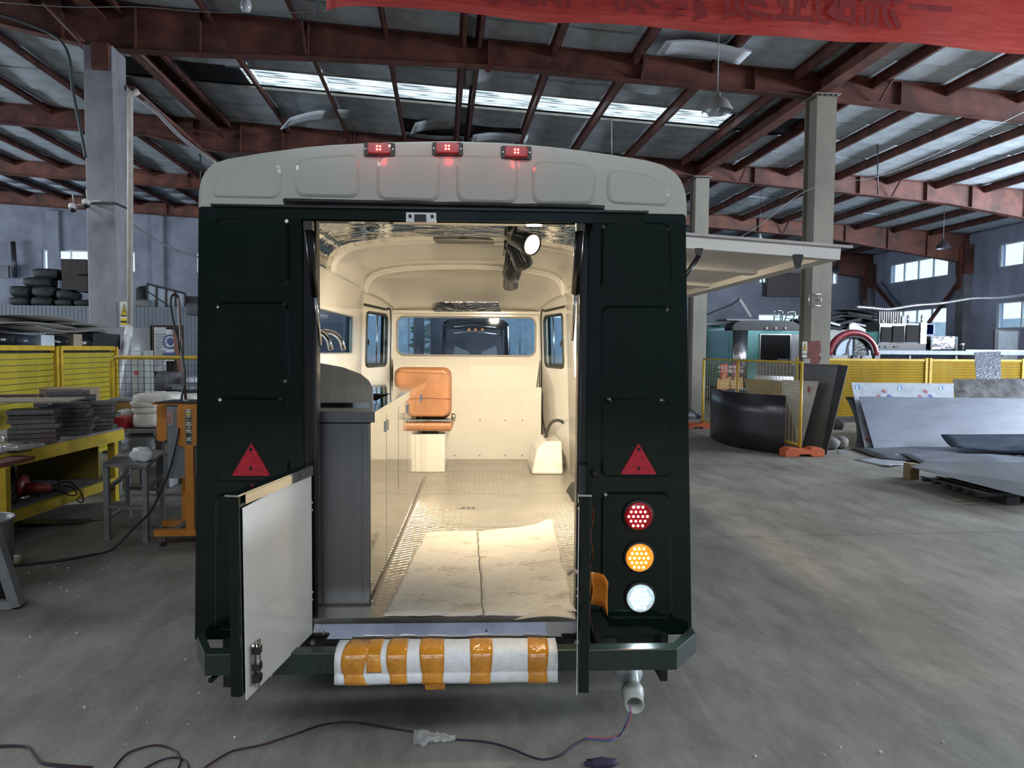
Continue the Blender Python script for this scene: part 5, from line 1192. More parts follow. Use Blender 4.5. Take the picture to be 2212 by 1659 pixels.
MB().span((a.x,13.8,0),(b.x,13.83,b.z)).build('screen_board', BRW, bb_)
vb = MB(); k = a.x
while k < b.x: vb.span((k,13.78,0),(k+.012,13.8,b.z)); k += .06
vb.build('screen_rods', BRW, bb_)['kind'] = 'stuff'
MB().bar(hb(376,712,'y',13.7), hb(392,830,'y',13.7), .05,.05,(0,1,0)).build('brace', mat('rusty_brown', (.2,.09,.06), .7), bb_)
po = bx2('wall_poster', 334,707,358,802, 13.7,.01, mat('poster_grey', (.40,.42,.44), .6), 'long grey notice sheet with rows of small print', 'poster')
for i in range(16):
    q = hb(346,722+4.5*i,'y',13.695); MB().span((q.x-.09+.004*(i%3),13.69,q.z-.006),(q.x+.09-.03*(i%4),13.7,q.z+.006)).build('text_line', mat('grey_print', (.2,.21,.24), .7), po)
po = bx2('wall_poster', 359,712,376,780, 13.7,.01, mat('poster_white', (.58,.60,.64), .6), 'white poster with a round blue shield emblem', 'poster')
q = hb(367,738,'y',13.69); NB = mat('poster_navy', (.06,.09,.22), .6)
MB().lathe((q.x,13.7,q.z), [(.135,0),(.135,-.004),(.105,-.004),(.105,0)], 24, 'y', caps=False).build('emblem_ring', NB, po)
MB().plate([(q.x-.0,q.z-.08),(q.x+.055,q.z-.03),(q.x+.055,q.z+.05),(q.x,q.z+.075),(q.x-.055,q.z+.05),(q.x-.055,q.z-.03)], 13.7, 13.695).build('emblem_shield', NB, po)
MB().span((q.x-.13,13.695,q.z-.33),(q.x+.13,13.7,q.z-.20)).build('emblem_footer', NB, po)
c = hb(360,828,'y',12.5); dr_ = thing('mesh_drum', 'grey mesh roller drum lying behind the wire fence', 'drum', (c.x,12.5,.6))
MB().lathe((c.x-.17,12.6,c.z), [(.19,0),(.19,.36)], 24, 'x').build('drum_shell', mat('mesh_metal', (.16,.16,.17), .5, .4, bump=.8, bscale=60), dr_)
MB().span((c.x-.15,12.5,0),(c.x+.15,12.75,c.z-.17)).build('stand', DGR, dr_)
bx2('machine_table', 372,836,412,842, 12.2,.5, GRY, 'small pale machine table right of the mesh drum', 'table'); bx2('white_carton', 402,815,424,826, 12.3,.3, mat('white_carton',(.55,.6,.66),.6), 'white carton on the machine behind the fence', 'box')
mt_ = thing('machine', 'dark machine body beyond the mesh fence beside the trailer', 'machine', (hb(425,850,'y',12.4).x,12.4,0))
a, b = hb(372,900,'y',12.4), hb(450,842,'y',12.4); MB().span((a.x,12.25,0),(b.x,12.9,b.z-.03)).build('body', DGR, mt_)
# ---- grey stool table
c = [hb(233,1165,'z',0), hb(316,1171,'z',0), hb(352,1122,'z',0)]; c.append(c[0]+c[2]-c[1])
tz = hb(228,1000,'y',c[0].y).z
sl_ = thing('steel_stool_table', 'small worn steel table with four square legs in front of the orange stand', 'table', (sum((p for p in c), Vector())/4))
for p in c: MB().span((p.x-.02,p.y-.02,0),(p.x+.02,p.y+.02,tz-.03)).build('leg', mat('worn_steel', (.22,.22,.22), .5, .4, nz=10), sl_)
cen = sum((p for p in c), Vector())/4
MB().slab([cen+(p-cen)*1.13+Vector((0,0,tz)) for p in c], (0,0,-.025)).build('table_top', GAL, sl_)
for i, z in ((0,.28),(1,.42),(2,.28),(3,.42)): MB().bar(c[i]+Vector((0,0,z)), c[(i+1)%4]+Vector((0,0,z)), .03,.03).build('cross_rail', MATS['worn_steel'], sl_)
tb = hb(308,996,'z',tz); tag(MB().blob((tb.x,tb.y,tz+.055), (.18,.15,.12), 33, .2, 3, 18, .8).build('plastic_bag', WHP), 'tied white plastic bag on the small steel table', 'bag')
g = hb(300,1075,'z',0); tag(MB().span((g.x-.12,g.y+.5,0),(g.x+.14,g.y+.75,.28)).build('grey_container', GRY, bevel=.02), 'grey container on the floor beneath the rear bench', 'container')
# ---- orange electrical stand
f0_ = hb(345,1180,'z',0); OD = f0_.y
O = lambda x, y, d=0: hb(x, y, 'y', OD+d)
os_ = thing('orange_stand', 'orange wheeled electrical stand with warning strip and tall pole', 'stand', (O(385,1180).x,OD+.1,0))
def opl(name, pts, d0, d1, m, par=os_, ch_=0): q = [O(x,y,d0) for x,y in pts]; return MB().plate([(p.x,p.z) for p in q], OD+d1, OD+d0, ch_).build(name, m, par)
a, b = O(336,868), O(425,868)
q = rpoly([(O(345,870).x,O(345,870).z),(O(345,965).x,O(345,965).z),(O(427,965).x,O(427,965).z),(O(427,870).x,O(427,870).z)], .05)
sx = O(382,870).x; ex_ = O(428,870).x; zt3 = O(0+390,872).z; zb3 = O(390,966).z
MB().plate(rpoly([(sx,zb3),(ex_,zb3),(ex_,zt3),(sx,zt3)], .05), OD+.02, OD).build('front_guard', ORG, os_)
MB().plate(rpoly([(O(338,950,.25).x,O(338,953,.25).z),(O(360,953,.25).x,O(360,953,.25).z),(O(360,872,.25).x,O(360,872,.25).z),(O(338,872,.25).x,O(338,872,.25).z)], .03), OD+.27, OD+.25).build('rear_guard', ORG, os_)
MB().span((O(357,872).x,OD+.03,O(357,1035).z),(ex_,OD+.24,zt3-.01)).build('equipment_box', mat('box_grey', (.20,.21,.22), .5), os_)
MB().span((O(338,872,.1).x,OD,zt3-.01),(ex_,OD+.27,zt3+.005)).build('top_plate', ORG, os_)
MB().slab([(O(335,868).x,OD-.02,zt3+.006),(ex_+.05,OD-.02,zt3+.006),(ex_+.05,OD+.3,zt3+.006),(O(345,868).x,OD+.3,zt3+.006)], (0,0,.008)).build('dark_tray', BLK2, os_)
MB().span((O(400,960).x,OD-.01,.1),(O(418,960).x,OD+.04,zb3+.02)).build('post', ORG, os_); MB().span((O(361,960).x,OD+.3,.1),(O(380,960).x,OD+.35,O(0+370,1015).z)).build('post', ORG, os_)
MB().span((O(334,1150).x,OD-.02,.085),(O(430,1150).x+.2,OD+.04,.135)).build('base_bar', ORG, os_); MB().span((O(318,1150).x,OD+.3,.085),(O(430,1150).x,OD+.36,.135)).build('base_bar', ORG, os_)
MB().bar((O(378,1150).x,OD+.02,.12),(O(378,1150).x,OD+.33,.12), .05,.04).build('base_cross', GRY, os_)
for x, dy in ((350,0),(318,.33)):
    p = O(x,1170); wh = MB().lathe((p.x-.015,OD+.01+dy,.042), [(.012,0),(.04,0),(.042,.005),(.042,.025),(.04,.03),(.012,.03)], 18, 'x').build('castor', mat('castor_rubber', (.08,.06,.055), .6), os_)
    MB().span((p.x-.025,OD-.01+dy,.035),(p.x+.025,OD+.03+dy,.085)).build('castor_fork', GRY, wh)
# warning strip
sx0, sx1 = O(400,884).x, O(414,884).x; sz0, sz1 = O(407,963).z, O(407,884).z
sp = MB().span((sx0,OD-.004,sz0),(sx1,OD,sz1)).build('warning_strip', mat('sign_cream', (.62,.63,.55), .5), os_)
n_ = 14
for i in range(n_):
    z = sz0+(sz1-sz0)*(i+.25)/n_
    for x in (sx0, sx1-.009): MB().span((x,OD-.006,z),(x+.009,OD-.004,z+(sz1-sz0)/n_*.5)).build('hazard_mark', INK, sp)
for i, ch_ in enumerate('当心触电'): wtext('lettering', ch_, .045, INK, ((sx0+sx1)/2, OD-.005, sz1-.085-.063*i), sp, bold=.001)
MB().plate([((sx0+sx1)/2-.018,sz1-.05),((sx0+sx1)/2+.018,sz1-.05),((sx0+sx1)/2,sz1-.018)], OD-.004, OD-.006).build('warning_triangle', mat('sign_yellow', (.75,.55,.03), .5), sp)
st2 = O(367,905,.03); s2 = MB().span((st2.x-.02,OD+.026,st2.z-.05),(st2.x+.025,OD+.03,st2.z+.05)).build('paper_sticker', mat('pale_pink_paper', (.45,.38,.36), .7), os_)
for i in range(5): MB().span((st2.x-.016,OD+.024,st2.z+.035-.018*i),(st2.x+.02-.006*(i%2),OD+.0262,st2.z+.042-.018*i)).build('text_line', mat('sticker_red', (.5,.03,.03), .5), s2)
po_ = [O(x,y,.1) for x,y in ((402,868),(395,800),(389,700),(386,650),(384,640),(377,634),(371,636))]
MB().tube(po_, .011, 10).build('tall_pole', mat('rusty_steel_pole', (.20,.15,.14), .4, .6), os_)
MB().lathe(po_[0], [(.025,-.005),(.025,.02)], 12).build('pole_base', GRY, os_)
kc = [O(x,y,.06) for x,y in ((384,640),(372,638),(369,660),(378,710),(393,760),(400,820),(392,860),(396,872),(391,900))]+[O(x,y,-.04) for x,y in ((382,950),(368,1010),(350,1055),(325,1105),(290,1140))]+[hb(x,y,'z',.012) for x,y in ((240,1188),(190,1200),(120,1212),(28,1222))]
tag(MB().tube(spline(kc,6), .009, 8).build('welding_cable', BLK2), 'long black cable hanging from the orange stand and trailing over the floor', 'cable')
bx2('red_can', 417,1090,426,1140, OD+.5,.2, mat('red_plastic', (.35,.02,.03), .4), 'red and purple container behind the orange stand', 'container')
# ---- bin, prop, tape roll
bc = hb(-40,1300,'z',0); br_ = abs(hb(27,1300,'y',bc.y).x-bc.x); bt_z = hb(0,1122,'y',bc.y).z
bn_ = thing('steel_bin', 'round stainless steel bin cut by the left edge', 'bin', bc)
MB().lathe(bc, [(br_*.9,0),(br_*.98,bt_z*.98),(br_*1.02,bt_z),(br_*.93,bt_z*.985),(br_*.85,.02),(.0001,.02)], 32).build('drum', mat('worn_stainless', (.32,.32,.32), .35, .8, stretch=(8,8,1)), bn_)
MB().lathe((bc.x,bc.y,bt_z), [(br_*.95,.0),(br_*1.0,-.012),(br_*1.03,-.006),(br_*1.03,.006),(br_*1.0,.008),(br_*.95,.0)], 32, caps=False).build('rim', GRY, bn_)
a, b = hb(38,1308,'z',.02), hb(-12,1180,'z',.02)
pr = thing('steel_prop', 'grey square steel tube leaning in front of the bin', 'prop', a); MB().bar(a, hb(-14,1150,'y',a.y-.05), .06,.06,(0,1,0)).build('tube', GRY, pr); MB().bar((a.x-.5,a.y-.02,.03),(a.x-.02,a.y,.03),.05,.05).build('foot_bar', GRY, pr)
c = hb(36,1218,'z',0); tp = thing('tape_roll', 'small yellowed tape roll on the floor beside the bin', 'tape roll', c)
MB().lathe(c, [(.02,0),(.033,0),(.033,.05),(.02,.05),(.02,0)], 20, caps=False).build('roll', mat('old_tape', (.40,.36,.22), .5), tp); MB().lathe((c.x,c.y,.05), [(.0001,.001),(.03,.0),(.03,.015),(.0001,.018)], 16).build('lid', mat('white_plastic', (.7,.7,.7), .4), tp)
# ---- floor litter
random.seed(21); cr = MB(); CR = mat('white_foam_crumb', (.7,.7,.68), .7)
for k in range(60):
    cx, cy, s_ = random.choice(((95,1250,35),(120,1265,30),(255,1228,22),(300,1400,170),(180,1480,160),(600,1560,200),(1900,1500,250),(120,1225,40)))
    x, y = random.gauss(cx, s_), random.gauss(cy, s_*.5)
    if y < 1190 or y > 1655: continue
    p = hb(x, y, 'z', 0); r_ = random.uniform(.002,.0055); cr.box((p.x,p.y,r_*.6), (r_*2,r_*1.5,r_*1.2), random.random()*3)
tag(cr.build('foam_crumbs', CR), 'scattered white foam crumbs on the concrete floor', 'crumbs', kind='stuff')
RW = mat('dark_red_wire', (.035,.008,.01), .5); BW_ = mat('blue_black_wire', (.012,.012,.03), .5)
def fwire(pts, r, m, lab, name='floor_wire'): tag(MB().tube(spline([hb(x,y,'z',r+.001) if len((x,y)) == 2 else None for x,y in pts],8), r, 6).build(name, m), lab, 'wire')
fwire(((-5,1611),(30,1610),(62,1614),(75,1630),(92,1646),(130,1652),(200,1657)), .004, RW, 'dark red wire at the left corner of the floor')
fwire(((-5,1614),(35,1612),(60,1616),(72,1632),(90,1649),(140,1657),(190,1661)), .004, BW_, 'blue-black wire beside the dark red one at the left corner')
fwire(((244,1662),(275,1628),(320,1612),(350,1611),(378,1622),(390,1642),(384,1662)), .004, RW, 'dark red wire forming the larger loop on the floor')
fwire(((310,1662),(335,1648),(362,1638),(385,1637),(402,1645),(408,1662)), .004, BW_, 'blue-black wire forming the smaller loop on the floor')
fwire(((440,1660),(490,1628),(520,1618),(570,1608),(640,1585),(700,1565),(760,1560),(830,1571),(900,1582)), .004, RW, 'dark wire running under the trailer towards the plastic bag')
fwire(((975,1597),(1050,1603),(1100,1616),(1150,1636),(1180,1640),(1215,1630),(1240,1610),(1268,1594)), .004, BW_, 'dark wire leading from the plastic bag to the right')
for i, (m, o) in enumerate(((mat('pink_wire', (.55,.10,.14), .4), 0), (mat('blue_wire', (.05,.12,.35), .4), 4))):
    FR[0] = ID
    q = [hit(1361+o*.5,1522,'y',2.72), hit(1363-o,1545,'y',2.70), hit(1350-o*.6,1572,'y',2.72)]+[hit(x,y+o*.9,'z',.006) for x,y in ((1338,1586),(1318,1595),(1290,1594),(1268,1592))]
    tag(MB().tube(spline(q,8), .0028, 6).build('signal_wire', m), ['pink','blue'][i]+' thin wire curling out of the white drain pipe', 'wire')
FR[0] = RB
p = hb(925,1600,'z',0)
CLR = mat('crinkled_film', (.8,.8,.8), .15, alpha=.22, coat=.5)
def filmf(i, j):
    x = (i-.35)*.17*(1-.0*j); y = (j-.5)*.12*(1-i*.85); e = noise.noise(Vector((i*6, j*6, 2)))
    return (p.x+x, p.y-y-.02*i, max(.004, .018+.022*e))
tag(MB().sheet(filmf, 16, 12, .0006).build('clear_plastic_bag', CLR), 'crumpled clear plastic bag on the floor below the foam padding', 'bag')
p = hb(1310,1650,'z',0); PUR = mat('dark_purple_cloth', (.025,.018,.045), .8)
gl = MB(); gl.blob((p.x-.02,p.y-.01,.012), (.13,.05,.025), 5, .2, 3, 16, .8)
tag(gl.build('purple_glove', PUR), 'dark purple work glove at the bottom edge of the floor', 'glove')
# =============== right half of the hall ===============
FR[0] = RB
# wire fence with orange feet
R1, R0 = hb(1727,984,'z',0), hb(1517,925,'z',0); Rm = R0.lerp(R1, .42); fh = hb(1728,783,'y',R1.y).z
fe2 = thing('wire_fence', 'yellow-framed wire mesh fence panel standing on orange feet at the right', 'fence', Rm)
for p in (R0, Rm, R1): MB().tube([(p.x,p.y,.02),(p.x,p.y,fh)], .022, 10).build('post', YSAF, fe2)
for z in (fh, .16): MB().tube([(R0.x,R0.y,z),(R1.x,R1.y,z)], .02, 10).build('rail', YSAF, fe2)
wm = MB(); n_ = 34; dv = (R1-R0)
for i in range(1, n_): q = R0+dv*i/n_; wm.box((q.x,q.y,(fh+.16)/2), (.005,.005,fh-.16))
for k in range(1, 24): z = .16+(fh-.16)*k/24; wm.bar((R0.x,R0.y,z),(R1.x,R1.y,z), .005,.005)
wm.build('wire_mesh', mat('yellow_wire', (.40,.32,.12), .5), fe2, fix=False)['kind'] = 'stuff'
OF = mat('orange_plastic_foot', (.50,.11,.04), .55)
def foot(p, lab):
    t = thing('fence_foot', lab, 'fence foot', p)
    q = [(-.31,0),(-.31,.1),(-.25,.135),(-.12,.135),(-.06,.10),(.06,.10),(.12,.135),(.25,.135),(.31,.1),(.31,0),(.12,0),(.08,.035),(-.08,.035),(-.12,0)]
    MB().slab([(p.x+a, p.y-.11, p.z+b) for a, b in q], (0,.22,0)).build('block', OF, t, bevel=.008)
    MB().box((p.x,p.y,.105), (.16,.12,.02)).build('socket', OF, t)
foot(R1+Vector((.02,-.03,0)), 'orange plastic fence foot under the near end of the right wire fence')
foot(R0+Vector((-.12,.02,0)), 'orange plastic fence foot at the far end of the right wire fence')
# curved dark sheet
cp = [hb(x,y,'z',0) for x,y in ((1534,944),(1556,957),(1592,967),(1645,976),(1695,982))]; ch_ = hb(1534,838,'y',cp[0].y).z
cps = spline(cp, 6)
def csf(i, j): k = i*(len(cps)-1); a = int(min(k, len(cps)-2)); f = k-a; p = cps[a].lerp(cps[a+1], f); return (p.x,p.y,.002+(ch_-.03*0)*j)
tag(MB().sheet(csf, 24, 3, .006).build('curved_steel_sheet', mat('dark_violet_steel', (.062,.053,.062), .3, .6, nz=2, amt=.1)), 'curved dark steel sheet standing upright in front of the right wire fence', 'sheet')
def lean(name, pb, pt, m, lab, cat='sheet', th=.012, par=None):
    # pb: two floor pixels (left, right); pt: two top pixels (left, right) with depth offsets
    a, b = (hb(x,y,'z',.003) for x,y in pb); c = hb(pt[1][0],pt[1][1],'y',b.y+pt[1][2]); d = hb(pt[0][0],pt[0][1],'y',a.y+pt[0][2])
    n = (b-a).cross(d-a).normalized()
    o = MB().slab([a,b,c,d], n*th).build(name, m, par)
    return (tag(o, lab, cat), a, b, c, d)
lean('plywood_sheet', ((1640,948),(1700,958)), ((1608,818,.9),(1717,828,.75)), mat('wrinkled_plywood', (.38,.29,.17), .8, nz=3, bump=.2), 'creased brown plywood board leaning behind the right wire fence', 'plywood')
fs, a, b, c, d = lean('film_covered_sheet', ((1690,962),(1730,972)), ((1690,820,.12),(1769,824,.2)), mat('white_film_sheet', (.50,.50,.49), .3, coat=.3), 'white film-covered sheet with red print leaning behind the fence post', 'sheet')
RP = mat('red_print', (.42,.03,.04), .6); BP = mat('blue_print', (.06,.14,.45), .6)
def onface(a, b, d, s_, t, n_): return a+(b-a)*s_+(d-a)*t+n_
nf = (b-a).cross(d-a).normalized()
def facetext(body, size, m, par, a, b, d, c, s_, t, off=.003, roll=0):
    lo = a.lerp(b, s_); hi = d.lerp(c, s_); p = lo.lerp(hi, t); x = (b-a).normalized(); n = -(x.cross((hi-lo).normalized())).normalized()
    z = -n; z = -((b-a).cross(d-a).normalized()) ; z = z if z.y < 0 else -z; y = z.cross(x).normalized()
    M = Matrix((x, y, z)).transposed().to_4x4(); M.translation = p+z*(off+.0)
    return text_mesh('print', body, size, m, RB @ M @ Matrix.Rotation(R(roll),4,'Z'), par, .0006, bold=.001)
facetext('加厚 保护膜', .075, RP, fs, a, b, d, c, .35, .35, .004, 80); facetext('不锈钢', .11, RP, fs, a, b, d, c, .78, .78, .004, 70); facetext('GREEN', .05, RP, fs, a, b, d, c, .25, .72, .004, 60) if 0 else None
lean('steel_plate', ((1715,961),(1776,979)), ((1731,786,.6),(1818,788,.5)), mat('dull_grey_plate', (.17,.175,.185), .55, .1, nz=1.5, amt=.12), 'large grey steel plate leaning towards the column, in front of the darker one', 'sheet', .01)
lean('steel_plate', ((1776,980),(1786,983)), ((1812,789,.6),(1833,790,.55)), DGR, 'dark edge plate of the pair leaning towards the column', 'sheet', .01)
tag(MB().tube([hb(1630,816,'y',13.2), hb(1712,819,'y',13.2)], .05).build('wrapped_tube', mat('white_wrap', (.7,.72,.75), .4, bump=.4)), 'white film-wrapped tube lying above the plywood board', 'tube')
lean('steel_sheet', ((1640,925),(1712,930)), ((1634,775,.5),(1720,790,.5)), SHG, 'grey sheet behind the white wrapped tube', 'sheet')
# banners on the column line
def roll_banner(x0, x1, y0, y1, D, m, lab, txts):
    a, b = hb(x0,y1,'y',D), hb(x1,y0,'y',D); o = tag(MB().span((a.x,D,a.z),(b.x,D+.01,b.z)).build('advert_banner', m), lab, 'banner')
    MB().span(((a.x+b.x)/2-.02,D+.012,0),((a.x+b.x)/2+.02,D+.04,b.z)).build('stand_pole', GRY, o)
    for t, s_, f in txts: wtext('lettering', t, s_, mat('cream_print', (.7,.6,.5), .6), ((a.x+b.x)/2, D-.002, a.z+(b.z-a.z)*f), o)
    q = hb((x0+x1)/2, y1-14, 'y', D); MB().plate([(q.x-.16,a.z+.02),(q.x+.16,a.z+.02),(q.x+.14,a.z+.3),(q.x+.03,a.z+.22),(q.x,a.z+.42),(q.x-.06,a.z+.2),(q.x-.15,a.z+.26)], D, D-.004).build('printed_skyline', mat('golden_print', (.5,.3,.12), .6), o)
roll_banner(1556,1573,786,842, 14.8, mat('banner_red', (.40,.04,.05), .6), 'narrow red advert banner, the left one behind the fence', (('安全生产', .075, .86), ('人人有责', .075, .72)))
roll_banner(1581,1600,786,842, 14.8, mat('banner_maroon', (.18,.03,.07), .6), 'narrow maroon advert banner beside the red one', (('质量第一', .08, .86), ('精益求精', .08, .70)))
# teal trailer
td = 20.4; t0, t1 = hb(1583,740,'y',td).x, hb(1583,740,'y',td).x+2.05; tz0, tz1 = .45, hb(1640,714,'y',td).z
TEAL = mat('teal_gloss', (.15,.42,.40), .15, coat=.4, amt=.08)
tt = thing('teal_trailer', 'teal food trailer with black rounded roof behind the right wire fence', 'trailer', ((t0+t1)/2, td+2, 0))
pr_ = rrect(t0, tz0, t1, tz1+.12, .12)
body = MB().slab([(x, td, z) for x, z in pr_], (0,3.9,0)).build('body', TEAL, tt)
def tcap(i, j):
    a = PI*i; x = (t0+t1)/2-(t1-t0)/2*1.01*math.copysign(abs(math.cos(a))**.45, math.cos(a)); z = tz1+.28*math.sin(a)**.55 if 0 < i < 1 else tz1
    return (x, td-.02+ .6*j+.0, z)
MB().sheet(tcap, 24, 1, .02).build('black_roof_cap', mat('satin_black', (.010,.011,.013), .5), tt)
fcx = [(tcap(i/24,0)[0], tcap(i/24,0)[2]) for i in range(25)]
MB().plate(fcx[::-1], td+.0, td-.03).build('cap_front', mat('satin_black', (.010,.011,.013), .5), tt)
MB().slab([(x, td+.6, z) for x, z in fcx], (0,3.2,0)).build('teal_roof', TEAL, tt)
for px in (1655,1675,1696): q = hb(px,709,'y',td-.03); MB().lathe(q, [(.045,0),(.045,-.02),(.0001,-.03)], 16, 'y').build('marker_light', mat('clear_round_lens', (.5,.5,.5), .2), tt)
MB().sheet(lambda i, j: (t0+.0+.46*i, td-.005-.07*math.sin(PI*i), tz0+.05+(tz1-tz0-.05)*j), 12, 1, .004).build('chrome_corner', mat('brushed_corner', (.42,.42,.44), .28, 1), tt)
q0, q1 = hb(1642,790,'y',td-.02), hb(1707,724,'y',td-.02)
fr_ = MB().span((q0.x-.03,td-.03,.6),(q1.x+.03,td,q1.z+.03)).build('door_frame', ALU, tt); MB().span((q0.x,td-.035,.6),(q1.x,td-.028,q1.z)).build('doorway_shade', mat('shade_and_oven_black', (.008,.008,.008), .9), fr_)  # opening is a flat sheet, its inner shade painted black
MB().span((q1.x+.04,td-.02,.6),(t1-.02,td,q1.z+.02)).build('white_panel', mat('white_panel_paint', (.5,.5,.52), .4), tt)
a = hb(1688,775,'y',td+.0); MB().span((a.x-.15,td-.05,.9),(a.x+.2,td-.036,a.z)).build('grey_flap', GRY, fr_)
for x in (t0+.3, t1-.3): MB().lathe((x-.1,td+2,.3), [(.3,0),(.3,.2)], 24, 'x').build('wheel', MATS['tyre_rubber'], tt)
MB().span((t0-.01,td+.3,.95),(t0,td+3.6,2.05)).build('side_flap', mat('teal_light', (.16,.44,.42), .12, coat=.4), tt)
for i, (x0,y0,x1,y1,l) in enumerate(((1520,694,1582,702,'grey board lying on the teal trailer roof at its left end'),(1570,687,1640,692,'dark board on the teal trailer roof, middle of three'),(1600,691,1700,698,'long dark board across the teal trailer roof'))):
    a, b = hb(x0,y1,'y',td+1+i*.3), hb(x1,y0,'y',td+1+i*.3); tag(MB().hexa([(a.x,a.y,a.z),(b.x,a.y,a.z-.02),(b.x,a.y+.9,a.z),(a.x,a.y+.9,a.z),(a.x,a.y,a.z+.05),(b.x,a.y,a.z+.04),(b.x,a.y+.9,a.z+.06),(a.x,a.y+.9,a.z+.06)]).build('roof_board', GRY if i == 0 else DGR), l, 'board')
def chair_frame(px, py, D, s_, lab, tilt=0):
    c = hb(px, py, 'y', D); t = thing('chrome_frame', lab, 'frame', c)
    f = lambda x, z: (c.x+x+tilt*z, c.y, c.z+z)
    MB().tube([f(-s_/2,0),f(-s_/2,s_*1.05),f(-s_/2+.04,s_*1.15),f(s_/2-.04,s_*1.15),f(s_/2,s_*1.05),f(s_/2,0)], .02, 8).build('hoop', STEEL, t)
    for z in (.35,.7): MB().tube([f(-s_/2,s_*z),f(s_/2,s_*z)], .014, 8).build('rung', STEEL, t)
chair_frame(1681,692, td+1.2, .27, 'upright chrome ladder frame on the teal trailer'); chair_frame(1703,694, td+1.0, .26, 'tilted chrome ladder frame on the teal trailer', .35)
tag(MB().bar(hb(1597,645,'y',27), hb(1622,685,'y',27), .12,.05,(0,1,0)).build('leaning_beam', GRY), 'pale beam leaning against the back wall above the teal trailer', 'beam')
cable('black_cable', ((1510,688),(1545,672),(1580,658),(1598,645)), 26, .03, BLK2, 'black cable rising to the leaning beam above the teal trailer')
bx2('brown_board', 1657,590,1738,640, DB-.35,.1, mat('brown_board', (.15,.12,.12), .8), 'large brown board fixed over the back wall window', 'panel')
# dark sheet heap and red arch
ha = hb(1800,765,'y',22); hp_ = thing('parts_heap', 'heap of black trailer parts behind the red arch', 'heap', (hb(1840,740,'y',22).x,22.3,0))
hx0, hx1 = hb(1742,720,'y',22).x, hb(1900,720,'y',22).x
MB().span((hx0,22,0),(hx1,23,hb(1800,712,'y',22).z)).build('base_crate', mat('pale_grey_crate', (.38,.39,.38), .6), hp_)
random.seed(4)
for i in range(16):
    x = hx0+.1+(hx1-hx0-.3)*random.random(); z = hb(1800,710,'y',22).z+.05+random.random()*.42
    MB().box((x,22.1+random.random()*.5,z), (.6+random.random()*.9,.5,.05+.06*random.random()), Matrix.Rotation(random.uniform(-.25,.25),3,'Y')).build('black_part', mat('matte_black_parts', (.02,.022,.025), .7) if i%3 else DGR, hp_, bevel=.02)
for i in range(3):
    z = hb(1840,680+4*i,'y',22).z
    MB().sheet(lambda a, b, z=z, i=i: (hx0+.3+(hx1-hx0-.4)*a, 21.9+.9*b, z+.16*math.sin(a*PI)-.05*i), 14, 2, .03).build('bowed_sheet', mat('matte_black_parts', (.02,.022,.025), .7), hp_)
cA = hb(1842,765,'y',16.7); rA = hb(1897,765,'y',16.7).x-cA.x
ra = thing('red_arch', 'large dark red arch ring standing behind the yellow partition', 'arch', (cA.x,16.7,0))
arc_ = [(cA.x+ (rA-.06)*math.cos(PI*k/24), 16.7, cA.z-.03+(rA-.06)*.93*math.sin(PI*k/24)) for k in range(25)]
MB().tube(arc_, .075, 12).build('ring', mat('dark_red_gloss', (.20,.02,.03), .25, coat=.4), ra)
MB().tube([(x, y-.04, z-.0) for x, y, z in [(cA.x+(rA-.17)*math.cos(PI*k/24), 16.7, cA.z-.03+(rA-.17)*.93*math.sin(PI*k/24)) for k in range(25)]], .035, 8).build('inner_seal', BLK2, ra)
MB().plate([(cA.x+(rA-.2)*math.cos(PI*k/24), cA.z-.03+(rA-.2)*.93*math.sin(PI*k/24)) for k in range(25)], 16.76, 16.76).build('glass_panel', mat('pale_blue_window', (.35,.45,.58), .3), ra)
pts = [(-.12,.0),(-.02,.05),(.02,.3),(.1,.42),(.04,.2),(.06,.0)]
MB().plate([(cA.x-.12+x, cA.z-.02+z) for x, z in pts], 16.75, 16.74).build('black_trim', BLK2, ra)
MB().span((cA.x+.05,16.73,cA.z-.02),(cA.x+.38,16.75,cA.z+.38)).build('dark_half', PLB, ra)
for x in (cA.x-rA+.06, cA.x+rA-.06): MB().span((x-.06,16.64,0),(x+.06,16.76,cA.z-.03)).build('support', DGR, ra)
# white gabled panel
a = [hb(x,y,'y',19) for x,y in ((1835,765),(1835,702),(1843,697),(1890,722),(1902,722),(1902,765))]; a[0].z = a[-1].z = 0
tag(MB().slab(a, (0,.05,0)).build('white_gable_panel', mat('white_panel_paint', (.5,.5,.52), .4)), 'white panel with a sloping edge between red arch and oven', 'panel')
# yellow partition on the right
yd = 15.2; y0, y1 = hb(1786,850,'y',yd).x, hb(2212,850,'y',yd).x+1.5; yz = hb(1900,775,'y',yd).z
yb = hb(1900,922,'z',0)
yp2 = thing('yellow_partition', 'long ochre-yellow slatted partition behind the leaning sheets at the right', 'partition', ((y0+y1)/2,yd,0))
ed = [y0-.7, hb(1997,850,'y',yd).x, hb(2205,850,'y',yd).x, y1]
for e in ed[:-1]+[ed[1]+.1, ed[2]+.1]: MB().span((e-.03,yd-.05,.14),(e+.03,yd+.03,yz+.02)).build('post', YSAF, yp2)
for a, b in ((ed[0]+.04,ed[1]-.04),(ed[1]+.14,ed[2]-.04),(ed[2]+.14,ed[3])):
    MB().span((a,yd-.04,yz-.05),(b,yd+.03,yz)).build('top_rail', YSAF, yp2)
    n_ = 20; hh = (yz-.2)/n_
    for k in range(n_):
        z = yz-.05-hh*k
        MB().hexa([(a,yd-.012,z-hh+.004),(b,yd-.012,z-hh+.004),(b,yd+.01,z-hh+.004),(a,yd+.01,z-hh+.004),(a,yd-.03,z-.006),(b,yd-.03,z-.006),(b,yd+.01,z),(a,yd+.01,z)]).build('slat', YEL2, yp2)
